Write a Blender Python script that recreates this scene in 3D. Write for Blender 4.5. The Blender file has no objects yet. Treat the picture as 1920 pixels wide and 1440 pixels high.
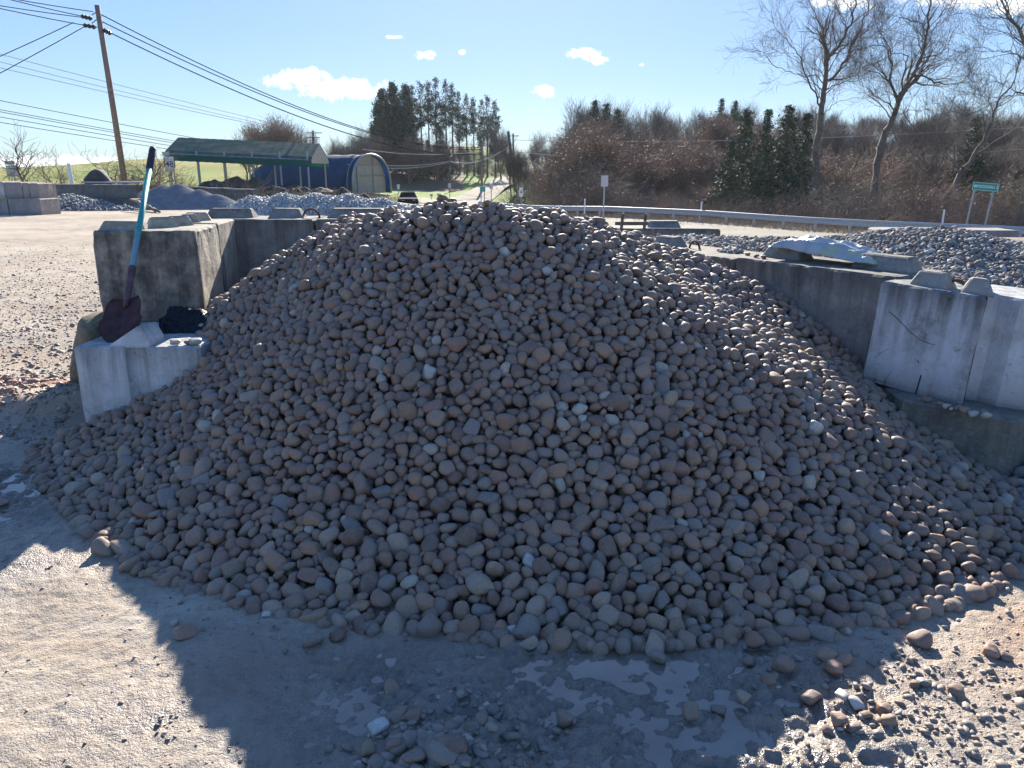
import bpy, bmesh, math, random
import numpy as np
from mathutils import Vector, Matrix

# ------------------------------------------------------------------ camera, world, sun, exposure
R = math.radians
scene = bpy.context.scene
col = scene.collection
PITCH = R(15.5); CAMH = 1.6; FPX = 1442.0
cd = bpy.data.cameras.new("camera"); cam = bpy.data.objects.new("camera", cd); col.objects.link(cam)
cam.location = (0, 0, CAMH); cam.rotation_euler = (R(90) - PITCH, 0, 0)
cd.sensor_width = 36.0; cd.lens = 36.0 * FPX / 1920.0; cd.clip_start = 0.05; cd.clip_end = 6000
scene.camera = cam
SUN_AZ = R(0.3); SUN_EL = R(23.8)
SUN_DIR = Vector((math.sin(SUN_AZ) * math.cos(SUN_EL), math.cos(SUN_AZ) * math.cos(SUN_EL), math.sin(SUN_EL)))
sl = bpy.data.lights.new("sun", 'SUN'); sl.energy = 5.0; sl.angle = R(0.5); sl.color = (1.0, 0.92, 0.79)
so = bpy.data.objects.new("sun", sl); col.objects.link(so)
so.rotation_euler = SUN_DIR.to_track_quat('Z', 'Y').to_euler()
scene.view_settings.view_transform = 'Standard'
try: scene.view_settings.look = 'None'
except Exception: pass
scene.view_settings.gamma = 1.0
scene.view_settings.exposure = 1.45
SKY = 0.1

def P(px, py, Y=None, z=None):
    """photo pixel (1920x1440) -> world point at distance Y or height z"""
    u = (px - 960) / FPX; v = (720 - py) / FPX
    c, s = math.cos(PITCH), math.sin(PITCH)
    d = Vector((u, c + v * s, -s + v * c))
    t = (Y / d.y) if Y is not None else (z - CAMH) / d.z
    return Vector((d.x * t, d.y * t, CAMH + d.z * t))

# ---- node helpers
def mk(name):
    m = bpy.data.materials.new(name); m.use_nodes = True
    nt = m.node_tree; nt.nodes.clear()
    out = nt.nodes.new('ShaderNodeOutputMaterial'); b = nt.nodes.new('ShaderNodeBsdfPrincipled')
    nt.links.new(b.outputs[0], out.inputs[0])
    return m, nt, b
def N(nt, t, **kw):
    n = nt.nodes.new(t)
    for k, v in kw.items(): setattr(n, k, v)
    return n
def setin(nt, sock, v):
    if isinstance(v, bpy.types.NodeSocket): nt.links.new(v, sock)
    elif v is not None: sock.default_value = v
def math_(nt, op, a, b=None, c=None, clamp=False):
    n = N(nt, 'ShaderNodeMath', operation=op, use_clamp=clamp)
    for i, v in enumerate((a, b, c)):
        if v is not None: setin(nt, n.inputs[i], v)
    return n.outputs[0]
def mixc(nt, f, a, b, mode='MIX'):
    n = N(nt, 'ShaderNodeMix', data_type='RGBA', blend_type=mode)
    setin(nt, n.inputs[0], f)
    for i, v in ((6, a), (7, b)):
        if not isinstance(v, bpy.types.NodeSocket): v = (*v[:3], 1)
        setin(nt, n.inputs[i], v)
    return n.outputs[2]
def noise(nt, vec, scale, detail=4, rough=0.55, dist=0.0):
    n = N(nt, 'ShaderNodeTexNoise'); setin(nt, n.inputs['Vector'], vec)
    n.inputs['Scale'].default_value = scale; n.inputs['Detail'].default_value = detail
    n.inputs['Roughness'].default_value = rough; n.inputs['Distortion'].default_value = dist
    return n.outputs[0]
def ramp(nt, f, stops, interp='LINEAR'):
    n = N(nt, 'ShaderNodeValToRGB'); n.color_ramp.interpolation = interp
    e = n.color_ramp.elements
    while len(e) < len(stops): e.new(0.5)
    for i, (p, c) in enumerate(stops):
        e[i].position = p; e[i].color = (*c[:3], 1) if hasattr(c, '__len__') else (c, c, c, 1)
    setin(nt, n.inputs[0], f); return n.outputs[0]
def rng_(nt, f, a, b, c=0.0, d=1.0):
    n = N(nt, 'ShaderNodeMapRange'); setin(nt, n.inputs[0], f)
    for i, v in zip((1, 2, 3, 4), (a, b, c, d)): n.inputs[i].default_value = v
    return n.outputs[0]
def coord(nt, kind='Object', scale=(1, 1, 1)):
    t = N(nt, 'ShaderNodeTexCoord'); m = N(nt, 'ShaderNodeMapping'); m.inputs['Scale'].default_value = scale
    nt.links.new(t.outputs[kind], m.inputs[0]); return m.outputs[0]
def bump(nt, b, h, strength=0.4, dist=0.01):
    n = N(nt, 'ShaderNodeBump'); n.inputs['Strength'].default_value = strength; n.inputs['Distance'].default_value = dist
    setin(nt, n.inputs['Height'], h); nt.links.new(n.outputs[0], b.inputs['Normal'])

# ---- world: Nishita sky with small white cumulus laid out by direction
w = bpy.data.worlds.new("World"); scene.world = w; w.use_nodes = True
wt = w.node_tree; wt.nodes.clear()
wo = wt.nodes.new('ShaderNodeOutputWorld'); bg = wt.nodes.new('ShaderNodeBackground')
sky = N(wt, 'ShaderNodeTexSky', sky_type='NISHITA', sun_disc=False)
sky.sun_elevation = SUN_EL; sky.sun_rotation = SUN_AZ
sky.air_density = 1.0; sky.dust_density = 0.15; sky.ozone_density = 4.0; sky.altitude = 300
tc = wt.nodes.new('ShaderNodeTexCoord'); sx = wt.nodes.new('ShaderNodeSeparateXYZ'); wt.links.new(tc.outputs['Generated'], sx.inputs[0])
yy = math_(wt, 'MAXIMUM', sx.outputs[1], 0.05)
cu = math_(wt, 'DIVIDE', sx.outputs[0], yy); cv = math_(wt, 'DIVIDE', sx.outputs[2], yy)
cmb = wt.nodes.new('ShaderNodeCombineXYZ'); wt.links.new(cu, cmb.inputs[0]); wt.links.new(cv, cmb.inputs[1])
nz = noise(wt, cmb.outputs[0], 55, 7, 0.68); nz2 = noise(wt, cmb.outputs[0], 9, 3, 0.5)
nmix = math_(wt, 'ADD', math_(wt, 'MULTIPLY', math_(wt, 'SUBTRACT', nz, 0.5), 3.2), math_(wt, 'MULTIPLY', math_(wt, 'SUBTRACT', nz2, 0.5), 1.1))
clouds = [(560,150,58,17),(625,165,75,17),(675,172,40,13),(802,103,17,8),(865,97,7,4),(740,70,16,4),(1100,101,26,10),(1122,112,18,7),
          (1021,171,19,9),(1580,4,52,13),(1830,2,110,12),(1905,18,40,12),(60,304,190,11),(200,307,120,10),(1930,300,60,10),(1202,122,7,4)]
tot = None
for (x, y, a, b_) in clouds:
    c = P(x, y, Y=1.0); du = a / FPX; dv = b_ / FPX
    e1 = math_(wt, 'MULTIPLY', math_(wt, 'SUBTRACT', cu, c.x), 1 / du)
    e2 = math_(wt, 'MULTIPLY', math_(wt, 'SUBTRACT', cv, c.z - CAMH), 1 / dv)
    r2 = math_(wt, 'SQRT', math_(wt, 'ADD', math_(wt, 'MULTIPLY', e1, e1), math_(wt, 'MULTIPLY', e2, e2)))
    m = math_(wt, 'SUBTRACT', 1.15, r2)
    tot = m if tot is None else math_(wt, 'MAXIMUM', tot, m)
mask = rng_(wt, math_(wt, 'ADD', tot, nmix), 0.0, .8)
fwd = math_(wt, 'GREATER_THAN', sx.outputs[1], 0.06)
mask = math_(wt, 'MULTIPLY', mask, fwd)
cloudcol = mixc(wt, rng_(wt, nz, .3, .7), (5.6, 6.0, 6.6), (7.4, 7.4, 7.4))
hsv = wt.nodes.new('ShaderNodeHueSaturation'); hsv.inputs['Hue'].default_value = .515; hsv.inputs['Saturation'].default_value = 1.95; hsv.inputs['Value'].default_value = 1.76; gm = wt.nodes.new('ShaderNodeGamma'); gm.inputs[1].default_value = .35; wt.links.new(sky.outputs[0], gm.inputs[0]); wt.links.new(gm.outputs[0], hsv.inputs['Color'])
tint = mixc(wt, 1.0, hsv.outputs[0], (.74, .89, 1.07), 'MULTIPLY')
skyc = mixc(wt, mask, tint, cloudcol)
wt.links.new(skyc, bg.inputs[0]); bg.inputs[1].default_value = SKY
wt.links.new(bg.outputs[0], wo.inputs[0])

# ------------------------------------------------------------------ mesh helpers
rng = np.random.default_rng(7); random.seed(7)
def tag(o, label=None, cat=None, group=None, kind=None):
    for k, v in (('label', label), ('category', cat), ('group', group), ('kind', kind)):
        if v: o[k] = v
    return o
def empty(name, loc=(0, 0, 0), rz=0.0, label=None, cat=None, group=None):
    o = bpy.data.objects.new(name, None); col.objects.link(o); o.location = loc; o.rotation_euler.z = rz
    o.empty_display_size = 0.1
    return tag(o, label, cat, group)
def np_mesh(name, V, F, mats=(), smooth=False, attrs=None, midx=None):
    """V (n,3); F: list of int arrays (k,3) or (k,4)"""
    V = np.asarray(V, np.float32)
    if isinstance(F, np.ndarray): F = [F]
    me = bpy.data.meshes.new(name)
    me.vertices.add(len(V)); me.vertices.foreach_set('co', V.ravel())
    loops = np.concatenate([f.ravel() for f in F]).astype(np.int32)
    counts = np.concatenate([np.full(len(f), f.shape[1]) for f in F]).astype(np.int32)
    starts = np.concatenate([[0], np.cumsum(counts)[:-1]]).astype(np.int32)
    me.loops.add(len(loops)); me.loops.foreach_set('vertex_index', loops)
    me.polygons.add(len(counts)); me.polygons.foreach_set('loop_start', starts); me.polygons.foreach_set('loop_total', counts)
    if smooth: me.polygons.foreach_set('use_smooth', np.ones(len(counts), bool))
    if midx is not None: me.polygons.foreach_set('material_index', np.asarray(midx, np.int32))
    for m in (mats if isinstance(mats, (list, tuple)) else [mats]): me.materials.append(m)
    if attrs:
        for k, (dom, arr) in attrs.items():
            a = me.attributes.new(k, 'FLOAT', dom); a.data.foreach_set('value', np.asarray(arr, np.float32))
    me.update(calc_edges=True); me.validate()
    return me
def link(name, me, parent=None, loc=(0, 0, 0), rot=(0, 0, 0), scale=(1, 1, 1)):
    o = bpy.data.objects.new(name, me); col.objects.link(o)
    o.location = loc; o.rotation_euler = rot; o.scale = scale
    if parent is not None: o.parent = parent
    return o
class MB:
    """collects simple shapes into one bmesh"""
    def __init__(s): s.bm = bmesh.new()
    def box(s, c, size, rot=None, bevel=0.0):
        r = bmesh.ops.create_cube(s.bm, size=1.0); vs = r['verts']
        M = Matrix.Translation(Vector(c)) @ (rot.to_4x4() if rot else Matrix.Identity(4)) @ Matrix.Diagonal((*size, 1))
        bmesh.ops.transform(s.bm, matrix=M, verts=vs)
        if bevel:
            es = list({e for v in vs for e in v.link_edges})
            bmesh.ops.bevel(s.bm, geom=es, offset=bevel, segments=2, affect='EDGES')
        return s
    def tube(s, pts, rad, n=8, cap=True):
        pts = [Vector(p) for p in pts]; rads = rad if isinstance(rad, (list, tuple)) else [rad] * len(pts)
        rings = []; prev = None
        for i, p in enumerate(pts):
            t = (pts[min(i + 1, len(pts) - 1)] - pts[max(i - 1, 0)]).normalized()
            a = prev if prev is not None else (Vector((1, 0, 0)) if abs(t.x) < .9 else Vector((0, 1, 0)))
            u = (a - t * a.dot(t)).normalized(); v = t.cross(u); prev = u
            rings.append([s.bm.verts.new(p + (u * math.cos(k * 2 * math.pi / n) + v * math.sin(k * 2 * math.pi / n)) * rads[i]) for k in range(n)])
        for a, b in zip(rings, rings[1:]):
            for k in range(n): s.bm.faces.new((a[k], a[(k + 1) % n], b[(k + 1) % n], b[k]))
        if cap: s.bm.faces.new(rings[0][::-1]); s.bm.faces.new(rings[-1])
        return s
    def poly(s, pts, thick):
        """planar polygon (world pts) extruded by vector thick"""
        a = [s.bm.verts.new(Vector(p)) for p in pts]; b = [s.bm.verts.new(Vector(p) + Vector(thick)) for p in pts]
        n = len(a); s.bm.faces.new(a[::-1]); s.bm.faces.new(b)
        for k in range(n): s.bm.faces.new((a[k], a[(k + 1) % n], b[(k + 1) % n], b[k]))
        return s
    def build(s, name, mat, parent=None, loc=(0, 0, 0), rz=0.0, smooth=False):
        bmesh.ops.recalc_face_normals(s.bm, faces=s.bm.faces)
        me = bpy.data.meshes.new(name); s.bm.to_mesh(me); s.bm.free(); me.materials.append(mat)
        if smooth:
            for p in me.polygons: p.use_smooth = True
        o = link(name, me, parent, loc); o.rotation_euler.z = rz
        return o

# ---- numpy value noise
def _hash(ix, iy, seed):
    h = (ix.astype(np.int64) * 374761393 + iy.astype(np.int64) * 668265263 + seed * 974634777) & 0xFFFFFFFF
    h = ((h ^ (h >> 13)) * 1274126177) & 0xFFFFFFFF
    return ((h ^ (h >> 16)) & 0xFFFF) / 65535.0
def vnoise(x, y, scale, seed=0):
    x = np.asarray(x, float) / scale; y = np.asarray(y, float) / scale
    ix = np.floor(x); iy = np.floor(y); fx = x - ix; fy = y - iy
    fx = fx * fx * (3 - 2 * fx); fy = fy * fy * (3 - 2 * fy)
    a = _hash(ix, iy, seed); b = _hash(ix + 1, iy, seed); c = _hash(ix, iy + 1, seed); d = _hash(ix + 1, iy + 1, seed)
    return (a * (1 - fx) + b * fx) * (1 - fy) + (c * (1 - fx) + d * fx) * fy - 0.5
def fbm(x, y, scale, oct=4, seed=0, gain=0.5):
    s = 0; a = 1.0
    for i in range(oct): s = s + a * vnoise(x + 13.7 * i, y - 7.1 * i, scale / 2 ** i, seed + i); a *= gain
    return s
def sstep(a, b, x):
    t = np.clip((x - a) / (b - a), 0, 1); return t * t * (3 - 2 * t)

# ------------------------------------------------------------------ terrain
CP = [(-8,-2,0),(-3,-2,0),(0,-2,0),(3,-2,0),(8,-2,0),(-8,3,0),(-3,3,0),(0,3,0),(3,3,0),(8,3,0),(-8,8,0),(-3,8,0),(0,8,0),(3,8,0),(8,9,-.3),
      (-8,13,0),(0,13,-.1),(-15,14,0),(-12,25,-.1),(-20,31,-.05),(-18,41,-.28),(-10,38,-.28),(-30,35,-.1),(-5,20,-.15),(-8,50,-.3),(-15,60,-.2),(-25,64,-.1),(-12,75,-.4),
      (22.2,34,-1.5),(11.7,48.5,-1.5),(6.2,54,-1.5),(-2.3,62,-1.5),(14,28,-1.5),(4,39,-1.5),(-3,50,-1.35),(10,20,-1.25),(3,22,-.95),(40,15,-1.5),(33,22,-1.5),(50,0,-1.5),
      (-5,80,-1.6),(-3.8,100,-1.35),(-1.8,130,-.7),(2.3,165,.4),(6.9,200,1.9),(8,230,1.5),
      (-9,150,.8),(-6,180,4.2),(-4,200,6.6),(-20,130,1.0),(-32,130,1.0),(-12,120,-.6),(-25,165,4),(-45,150,3),
      (-133,200,1.2),(-112,195,1.8),(-90,195,4.0),(-76,195,4.2),(-60,195,3.2),(-60,90,-.5),(-85,90,-.7),(-40,90,-.4),(-60,140,1.2),(-90,140,1.4),(-130,120,-.3),(-45,60,-.3),
      (-120,270,.6),(-60,270,1.0),(0,270,3),(40,52,-2.4),(22,60,-2.5),(10,72,-2.7),(6,84,-2.4),(16,110,1),(32,110,2.5),(64,110,2.5),
      (32,170,8),(66,170,7),(17,170,4.5),(90,80,-1),(70,40,-2),(110,150,6),(60,250,6),(120,250,6)]
CP = np.array(CP, float); _A = CP[:, :2]
def _tps(r2): return 0.5 * r2 * np.log(r2 + 1e-9)
_n = len(CP); _K = _tps(((_A[:, None] - _A[None]) ** 2).sum(-1)) + np.eye(_n) * 4.0
_Pm = np.c_[np.ones(_n), _A]; _M = np.zeros((_n + 3, _n + 3)); _M[:_n, :_n] = _K; _M[:_n, _n:] = _Pm; _M[_n:, :_n] = _Pm.T
_W = np.linalg.solve(_M, np.r_[CP[:, 2], 0, 0, 0])
def T(x, y):
    x = np.atleast_1d(np.asarray(x, float)); y = np.atleast_1d(np.asarray(y, float)); sh = x.shape
    xc = np.clip(x, -135, 120).ravel(); yc = np.clip(y, -3, 270).ravel(); out = np.empty(len(xc))
    for i in range(0, len(xc), 20000):
        s = slice(i, i + 20000)
        r2 = (xc[s, None] - _A[None, :, 0]) ** 2 + (yc[s, None] - _A[None, :, 1]) ** 2
        out[s] = _tps(r2) @ _W[:_n] + _W[_n] + _W[_n + 1] * xc[s] + _W[_n + 2] * yc[s]
    k = 1 - sstep(9, 14, np.hypot(xc, yc - 2.5) * 1.0)
    out = out * (1 - k)
    return out.reshape(sh)
def T1(x, y): return float(T(x, y)[0])

# ------------------------------------------------------------------ the main cobble heap as a height field
RID = np.array([(-1.6,6.3,1.16),(-1.1,5.35,1.29),(-.8,5.0,1.38),(-.45,4.75,1.44),(-.15,4.6,1.43),(.2,4.65,1.38),(.45,5.0,1.31),(.75,5.2,1.19),(1.15,5.3,1.10),(1.6,5.2,.86),(-1.45,5.2,1.10),(.9,6.2,1.05)])
def Hpile(x, y):
    x = np.asarray(x, float); y = np.asarray(y, float)
    acc = 0
    for (a, b, c) in RID:
        dx = x - a; dy = y - b; d = np.sqrt(dx * dx + dy * dy + .012)
        ang = np.arctan2(dx, -dy)
        s = .725 - .16 * np.clip(ang / 1.0, 0, 1) + .05 * np.clip(-ang / 1.1, 0, 1)
        acc = acc + np.exp((c - s * d) * 16)
    h = np.log(acc) / 16 + .03
    h = h + .07 * fbm(x, y, .9, 3, 11) * np.clip(h + .2, 0, 1)
    h = np.where(h < .24, .24 - (.24 - h) * .68, h)
    return h
# ------------------------------------------------------------------ materials
def stone_mat(name, stops, src='attr', rough=0.75, bumps=(26, .5, .006), dust=0.25):
    m, nt, b = mk(name)
    if src == 'attr':
        a = N(nt, 'ShaderNodeAttribute', attribute_name='rnd'); f = a.outputs['Fac']
    else:
        f = N(nt, 'ShaderNodeObjectInfo').outputs['Random']
    c = ramp(nt, f, stops)
    g = N(nt, 'ShaderNodeNewGeometry').outputs['Position']
    n1 = noise(nt, g, bumps[0], 5, .65); n2 = noise(nt, g, bumps[0] * 7, 3, .6)
    c = mixc(nt, rng_(nt, n1, .35, .7, 0, .55), c, (.30, .25, .205))
    c = mixc(nt, rng_(nt, n2, .45, .75, 0, .45), c, (.07, .055, .045))
    c = mixc(nt, rng_(nt, n2, .25, .42, dust, 0), c, (.42, .37, .32))
    nt.links.new(c, b.inputs['Base Color']); b.inputs['Roughness'].default_value = rough
    setin(nt, b.inputs['Roughness'], rng_(nt, n1, .3, .7, rough - .22, rough + .1))
    bump(nt, b, math_(nt, 'ADD', n1, math_(nt, 'MULTIPLY', n2, .35)), bumps[1], bumps[2])
    return m
COB = [(0, (0.175,0.095,0.064)), (.14, (0.272,0.151,0.101)), (.3, (0.211,0.134,0.101)), (.45, (0.316,0.192,0.126)), (.58, (0.184,0.126,0.098)), (.7, (0.290,0.220,0.175)), (.82, (0.351,0.204,0.119)), (.92, (0.237,0.139,0.093)), (.975, (0.368,0.277,0.200)), (1, (0.456,0.384,0.306))]
M_cob = stone_mat('cobble_stone', COB); M_cobi = stone_mat('cobble_stone_single', COB, 'obj')
M_white = stone_mat('pale_quartz', [(0, (.46,.43,.37)), (1, (.56,.54,.50))], 'obj', .6, (30,.35,.004), .1)
M_redst = stone_mat('red_stone', [(0, (.34,.17,.11)), (1, (.42,.25,.16))], 'obj', .7)
RIV = [(0, (0.135,0.128,0.121)), (.3, (0.257,0.236,0.216)), (.55, (0.176,0.176,0.182)), (.75, (0.365,0.338,0.297)), (.88, (0.216,0.149,0.115)), (1, (0.743,0.716,0.675))]
M_riv = stone_mat('river_gravel', RIV, rough=.92)
M_wht = stone_mat('limestone_gravel', [(0, (.42,.41,.40)), (.5, (.56,.55,.53)), (.85, (.68,.67,.65)), (1, (.75,.75,.75))], rough=.8, dust=.1)
M_gry = stone_mat('blue_grey_gravel', [(0, (.12,.13,.15)), (.6, (.22,.23,.25)), (1, (.42,.42,.42))], rough=.8, dust=.1)
M_chip = stone_mat('ground_chips', [(0, (.12,.10,.085)), (.4, (.24,.2,.165)), (.7, (.33,.28,.23)), (.9, (.22,.14,.10)), (1, (.55,.5,.45))], rough=.7, bumps=(60,.4,.002))

def concrete(name, base, dark, light, streak=.6, topdark=.5, wash=None, sc=1.0, front=None):
    m, nt, b = mk(name)
    o = coord(nt, 'Object'); st = coord(nt, 'Object', (9, 9, .8)); ge = coord(nt, 'Generated')
    z = N(nt, 'ShaderNodeSeparateXYZ'); nt.links.new(ge, z.inputs[0]); z = z.outputs[2]
    n1 = noise(nt, o, 5 * sc, 7, .68); n2 = noise(nt, o, 45, 4, .6); n3 = noise(nt, st, 1.6, 5, .65); n4 = noise(nt, o, 2.0, 3, .5)
    c = mixc(nt, rng_(nt, n1, .38, .64), base, dark)
    c = mixc(nt, rng_(nt, n2, .52, .72, 0, .5), c, light)
    if wash: c = mixc(nt, rng_(nt, math_(nt, 'ADD', n1, math_(nt, 'MULTIPLY', n4, .6)), .98, .62, 0, .92), c, wash)
    stain = math_(nt, 'MULTIPLY', rng_(nt, n3, .42, .66), rng_(nt, z, .15, 1.0, .15, 1.0))
    c = mixc(nt, math_(nt, 'MULTIPLY', stain, streak), c, tuple(v * .38 for v in dark))
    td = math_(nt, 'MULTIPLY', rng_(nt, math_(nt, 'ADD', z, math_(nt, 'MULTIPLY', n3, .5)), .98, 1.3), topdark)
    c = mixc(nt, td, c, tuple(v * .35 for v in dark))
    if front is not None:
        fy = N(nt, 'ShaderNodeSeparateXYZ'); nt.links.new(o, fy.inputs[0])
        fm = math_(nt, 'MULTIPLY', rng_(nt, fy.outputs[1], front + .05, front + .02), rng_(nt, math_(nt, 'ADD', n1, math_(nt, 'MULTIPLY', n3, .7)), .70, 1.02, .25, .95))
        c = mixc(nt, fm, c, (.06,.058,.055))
    c = mixc(nt, rng_(nt, noise(nt, o, 14, 6, .7), .62, .7, 0, .5), c, (.08,.075,.065))
    c = mixc(nt, rng_(nt, math_(nt, 'ADD', z, math_(nt, 'MULTIPLY', n1, .5)), .5, .22, 0, .55), c, (.17,.125,.09))
    nt.links.new(c, b.inputs['Base Color']); b.inputs['Roughness'].default_value = .9
    h = math_(nt, 'ADD', n2, math_(nt, 'MULTIPLY', n1, 1.4))
    pit = rng_(nt, noise(nt, o, 30, 2, .5), .30, .38, -1.2, 0)
    bump(nt, b, math_(nt, 'ADD', h, pit), .55, .006)
    return m
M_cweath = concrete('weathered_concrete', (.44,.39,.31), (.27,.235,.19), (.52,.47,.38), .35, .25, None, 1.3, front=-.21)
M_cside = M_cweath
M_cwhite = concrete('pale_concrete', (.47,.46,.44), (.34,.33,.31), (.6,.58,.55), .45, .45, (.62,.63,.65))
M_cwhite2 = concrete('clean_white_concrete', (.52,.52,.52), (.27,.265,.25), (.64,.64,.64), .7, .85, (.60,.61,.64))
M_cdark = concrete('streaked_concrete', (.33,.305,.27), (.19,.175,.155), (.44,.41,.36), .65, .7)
M_cbase = concrete('dull_base_concrete', (.24,.22,.18), (.13,.12,.10), (.38,.35,.3), .4, .2)  # darker and browner than the blocks standing on it
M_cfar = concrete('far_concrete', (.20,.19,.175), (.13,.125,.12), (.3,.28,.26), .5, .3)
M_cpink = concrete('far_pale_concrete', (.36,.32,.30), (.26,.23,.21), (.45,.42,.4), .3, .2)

def plain(name, c, rough=.6, metal=0.0, var=.25, sc=12, bumpy=0.0, spec=None):
    m, nt, b = mk(name); o = coord(nt, 'Object'); n = noise(nt, o, sc, 5, .6)
    cc = mixc(nt, rng_(nt, n, .3, .7), tuple(v * (1 - var) for v in c), tuple(min(1, v * (1 + var)) for v in c))
    nt.links.new(cc, b.inputs['Base Color']); b.inputs['Roughness'].default_value = rough; b.inputs['Metallic'].default_value = metal
    setin(nt, b.inputs['Roughness'], rng_(nt, n, .3, .7, max(.05, rough - .1), min(1, rough + .1)))
    if bumpy: bump(nt, b, n, bumpy, .01)
    if spec is not None: b.inputs['Specular IOR Level'].default_value = spec
    return m
M_galv = plain('galvanised_steel', (.40,.42,.44), .42, .7, .2)
M_rust = plain('rusty_steel', (.16,.075,.045), .8, .2, .4, 40, .4)
M_wood = plain('weathered_wood', (.23,.16,.12), .85, 0, .35, 6, .3)
M_darkwood = plain('old_pole_wood', (.12,.095,.08), .85, 0, .35, 6, .3)
M_signw = plain('white_sign_face', (.72,.72,.74), .5, 0, .06)
M_signback = plain('sign_back_aluminium', (.42,.42,.45), .5, .4, .1)
M_signg = plain('green_sign_face', (.02,.30,.24), .45, 0, .1)
M_black = plain('black_paint', (.015,.015,.018), .5, 0, .2)
M_letter = plain('white_lettering', (.78,.80,.80), .5, 0, .03)
M_wire = plain('dark_cable', (.03,.03,.035), 1, 0, .1, spec=0)
M_wirel = plain('aluminium_cable', (.30,.30,.33), .8, .1, .1, spec=.1)

# ---- ground
def ground_mat():
    m, nt, b = mk('yard_ground')
    g = N(nt, 'ShaderNodeNewGeometry').outputs['Position']
    at = lambda k: N(nt, 'ShaderNodeAttribute', attribute_name=k).outputs['Fac']
    wet, grass, forest, red = at('wet'), at('grass'), at('forest'), at('red')
    big = noise(nt, g, .35, 5, .6); mid = noise(nt, g, 3.2, 6, .62); fine = noise(nt, g, 34, 5, .68); grit = noise(nt, g, 150, 3, .6)
    c = mixc(nt, rng_(nt, big, .36, .64), (.52,.44,.345), (.33,.255,.195))
    c = mixc(nt, rng_(nt, noise(nt, g, 1.3, 5, .65), .5, .66, 0, .6), c, (.30,.29,.275))
    c = mixc(nt, rng_(nt, mid, .4, .66, 0, .6), c, (.58,.52,.43))
    c = mixc(nt, rng_(nt, fine, .53, .68, 0, .55), c, (.19,.155,.125))
    c = mixc(nt, rng_(nt, grit, .58, .72, 0, .6), c, (.13,.11,.095))
    c = mixc(nt, rng_(nt, grit, .22, .38, .5, 0), c, (.62,.58,.52))
    wc = mixc(nt, rng_(nt, mid, .35, .65), (.19,.155,.125), (.27,.215,.17))
    wc = mixc(nt, rng_(nt, fine, .5, .7, 0, .6), wc, (.075,.065,.055))
    wc = mixc(nt, rng_(nt, noise(nt, g, 1.1, 3, .5), .45, .62, 0, .55), wc, (.27,.17,.115))
    c = mixc(nt, wet, c, wc)
    c = mixc(nt, red, c, mixc(nt, rng_(nt, mid, .35, .65), (.42,.27,.17), (.33,.20,.12)))
    gn = noise(nt, g, .5, 8, .7)
    gc = mixc(nt, rng_(nt, gn, .3, .7), (.25,.24,.07), (.35,.30,.12))
    gc = mixc(nt, rng_(nt, noise(nt, g, .06, 4, .6), .4, .6, 0, .7), gc, (.15,.26,.04))
    gc = mixc(nt, at('lawn'), gc, mixc(nt, rng_(nt, gn, .3, .7), (.13,.215,.05), (.23,.29,.08)))
    c = mixc(nt, grass, c, gc)
    fc = mixc(nt, rng_(nt, mid, .3, .7), (.10,.075,.05), (.19,.15,.10))
    c = mixc(nt, forest, c, fc)
    nt.links.new(c, b.inputs['Base Color'])
    ro = rng_(nt, wet, 0, 1, .97, .27)
    ro = math_(nt, 'ADD', ro, rng_(nt, fine, .3, .7, -.16, .12))
    setin(nt, b.inputs['Roughness'], ro); setin(nt, b.inputs['Specular IOR Level'], rng_(nt, wet, 0, 1, .06, .8))
    h = math_(nt, 'ADD', math_(nt, 'MULTIPLY', fine, 1.0), math_(nt, 'MULTIPLY', grit, .45))
    bump(nt, b, h, 1.0, .014)
    return m
M_ground = ground_mat()
def blob(x, y, cx, cy, rx, ry, ang=0.0, soft=.5):
    c, s = math.cos(ang), math.sin(ang); dx = x - cx; dy = y - cy
    u = (dx * c + dy * s) / rx; v = (-dx * s + dy * c) / ry
    return 1 - sstep(1 - soft, 1 + soft, np.hypot(u, v) + .35 * fbm(x, y, .45, 3, 91))
def near_relief(x, y):
    """centimetre relief of the mud and where it is wet"""
    near = 1 - sstep(7, 11, np.hypot(x, y))
    rough = .022 * fbm(x, y, .55, 3, 3) + .009 * fbm(x, y, .11, 3, 5) + .007 * fbm(x, y, .035, 2, 9)
    rough = rough + .05 * fbm(x, y, 1.6, 2, 15) * sstep(4, 8, np.abs(x) + y * .4)
    pud = np.maximum.reduce([blob(x, y, .28, 2.02, .75, .34, .05), blob(x, y, -.42, 2.12, .30, .16, -.5), blob(x, y, -2.62, 3.65, .38, .42, .3), blob(x, y, .6, 1.72, .6, .2, 0)])
    wet = np.maximum.reduce([pud, blob(x, y, .1, 2.0, 1.35, .62, 0, .35) * .9, blob(x, y, -2.4, 3.5, 1.2, 1.1, .4, .4) * .85, blob(x, y, 1.3, 2.3, .8, .35, .3) * .55, blob(x, y, 2.6, 3.3, 1.0, .9) * .9,
        blob(x, y, -5.2, 8.0, 1.4, .5, .2) * .35, blob(x, y, -3.2, 4.6, 1.2, .6, .5) * .6])
    m1 = blob(x, y, -.17, 1.82, .24, .22, .8, .45) * .03 + blob(x, y, -3.05, 5.05, .42, .3, 0, .5) * .14   # little spoil mounds
    rough = rough + pud * (.036 * fbm(x, y, .085, 3, 55) + .030 * fbm(x, y, .03, 2, 57) + .016 * np.abs(fbm(x, y, .3, 2, 58)))
    z = rough + .014 - .0095 * pud + m1 - .010 * blob(x, y, -.5, 1.9, .12, .5, .7)
    z = z + .018 * blob(x, y, 2.2, 2.0, .5, .25)
    return z * near, wet * near, near
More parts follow.
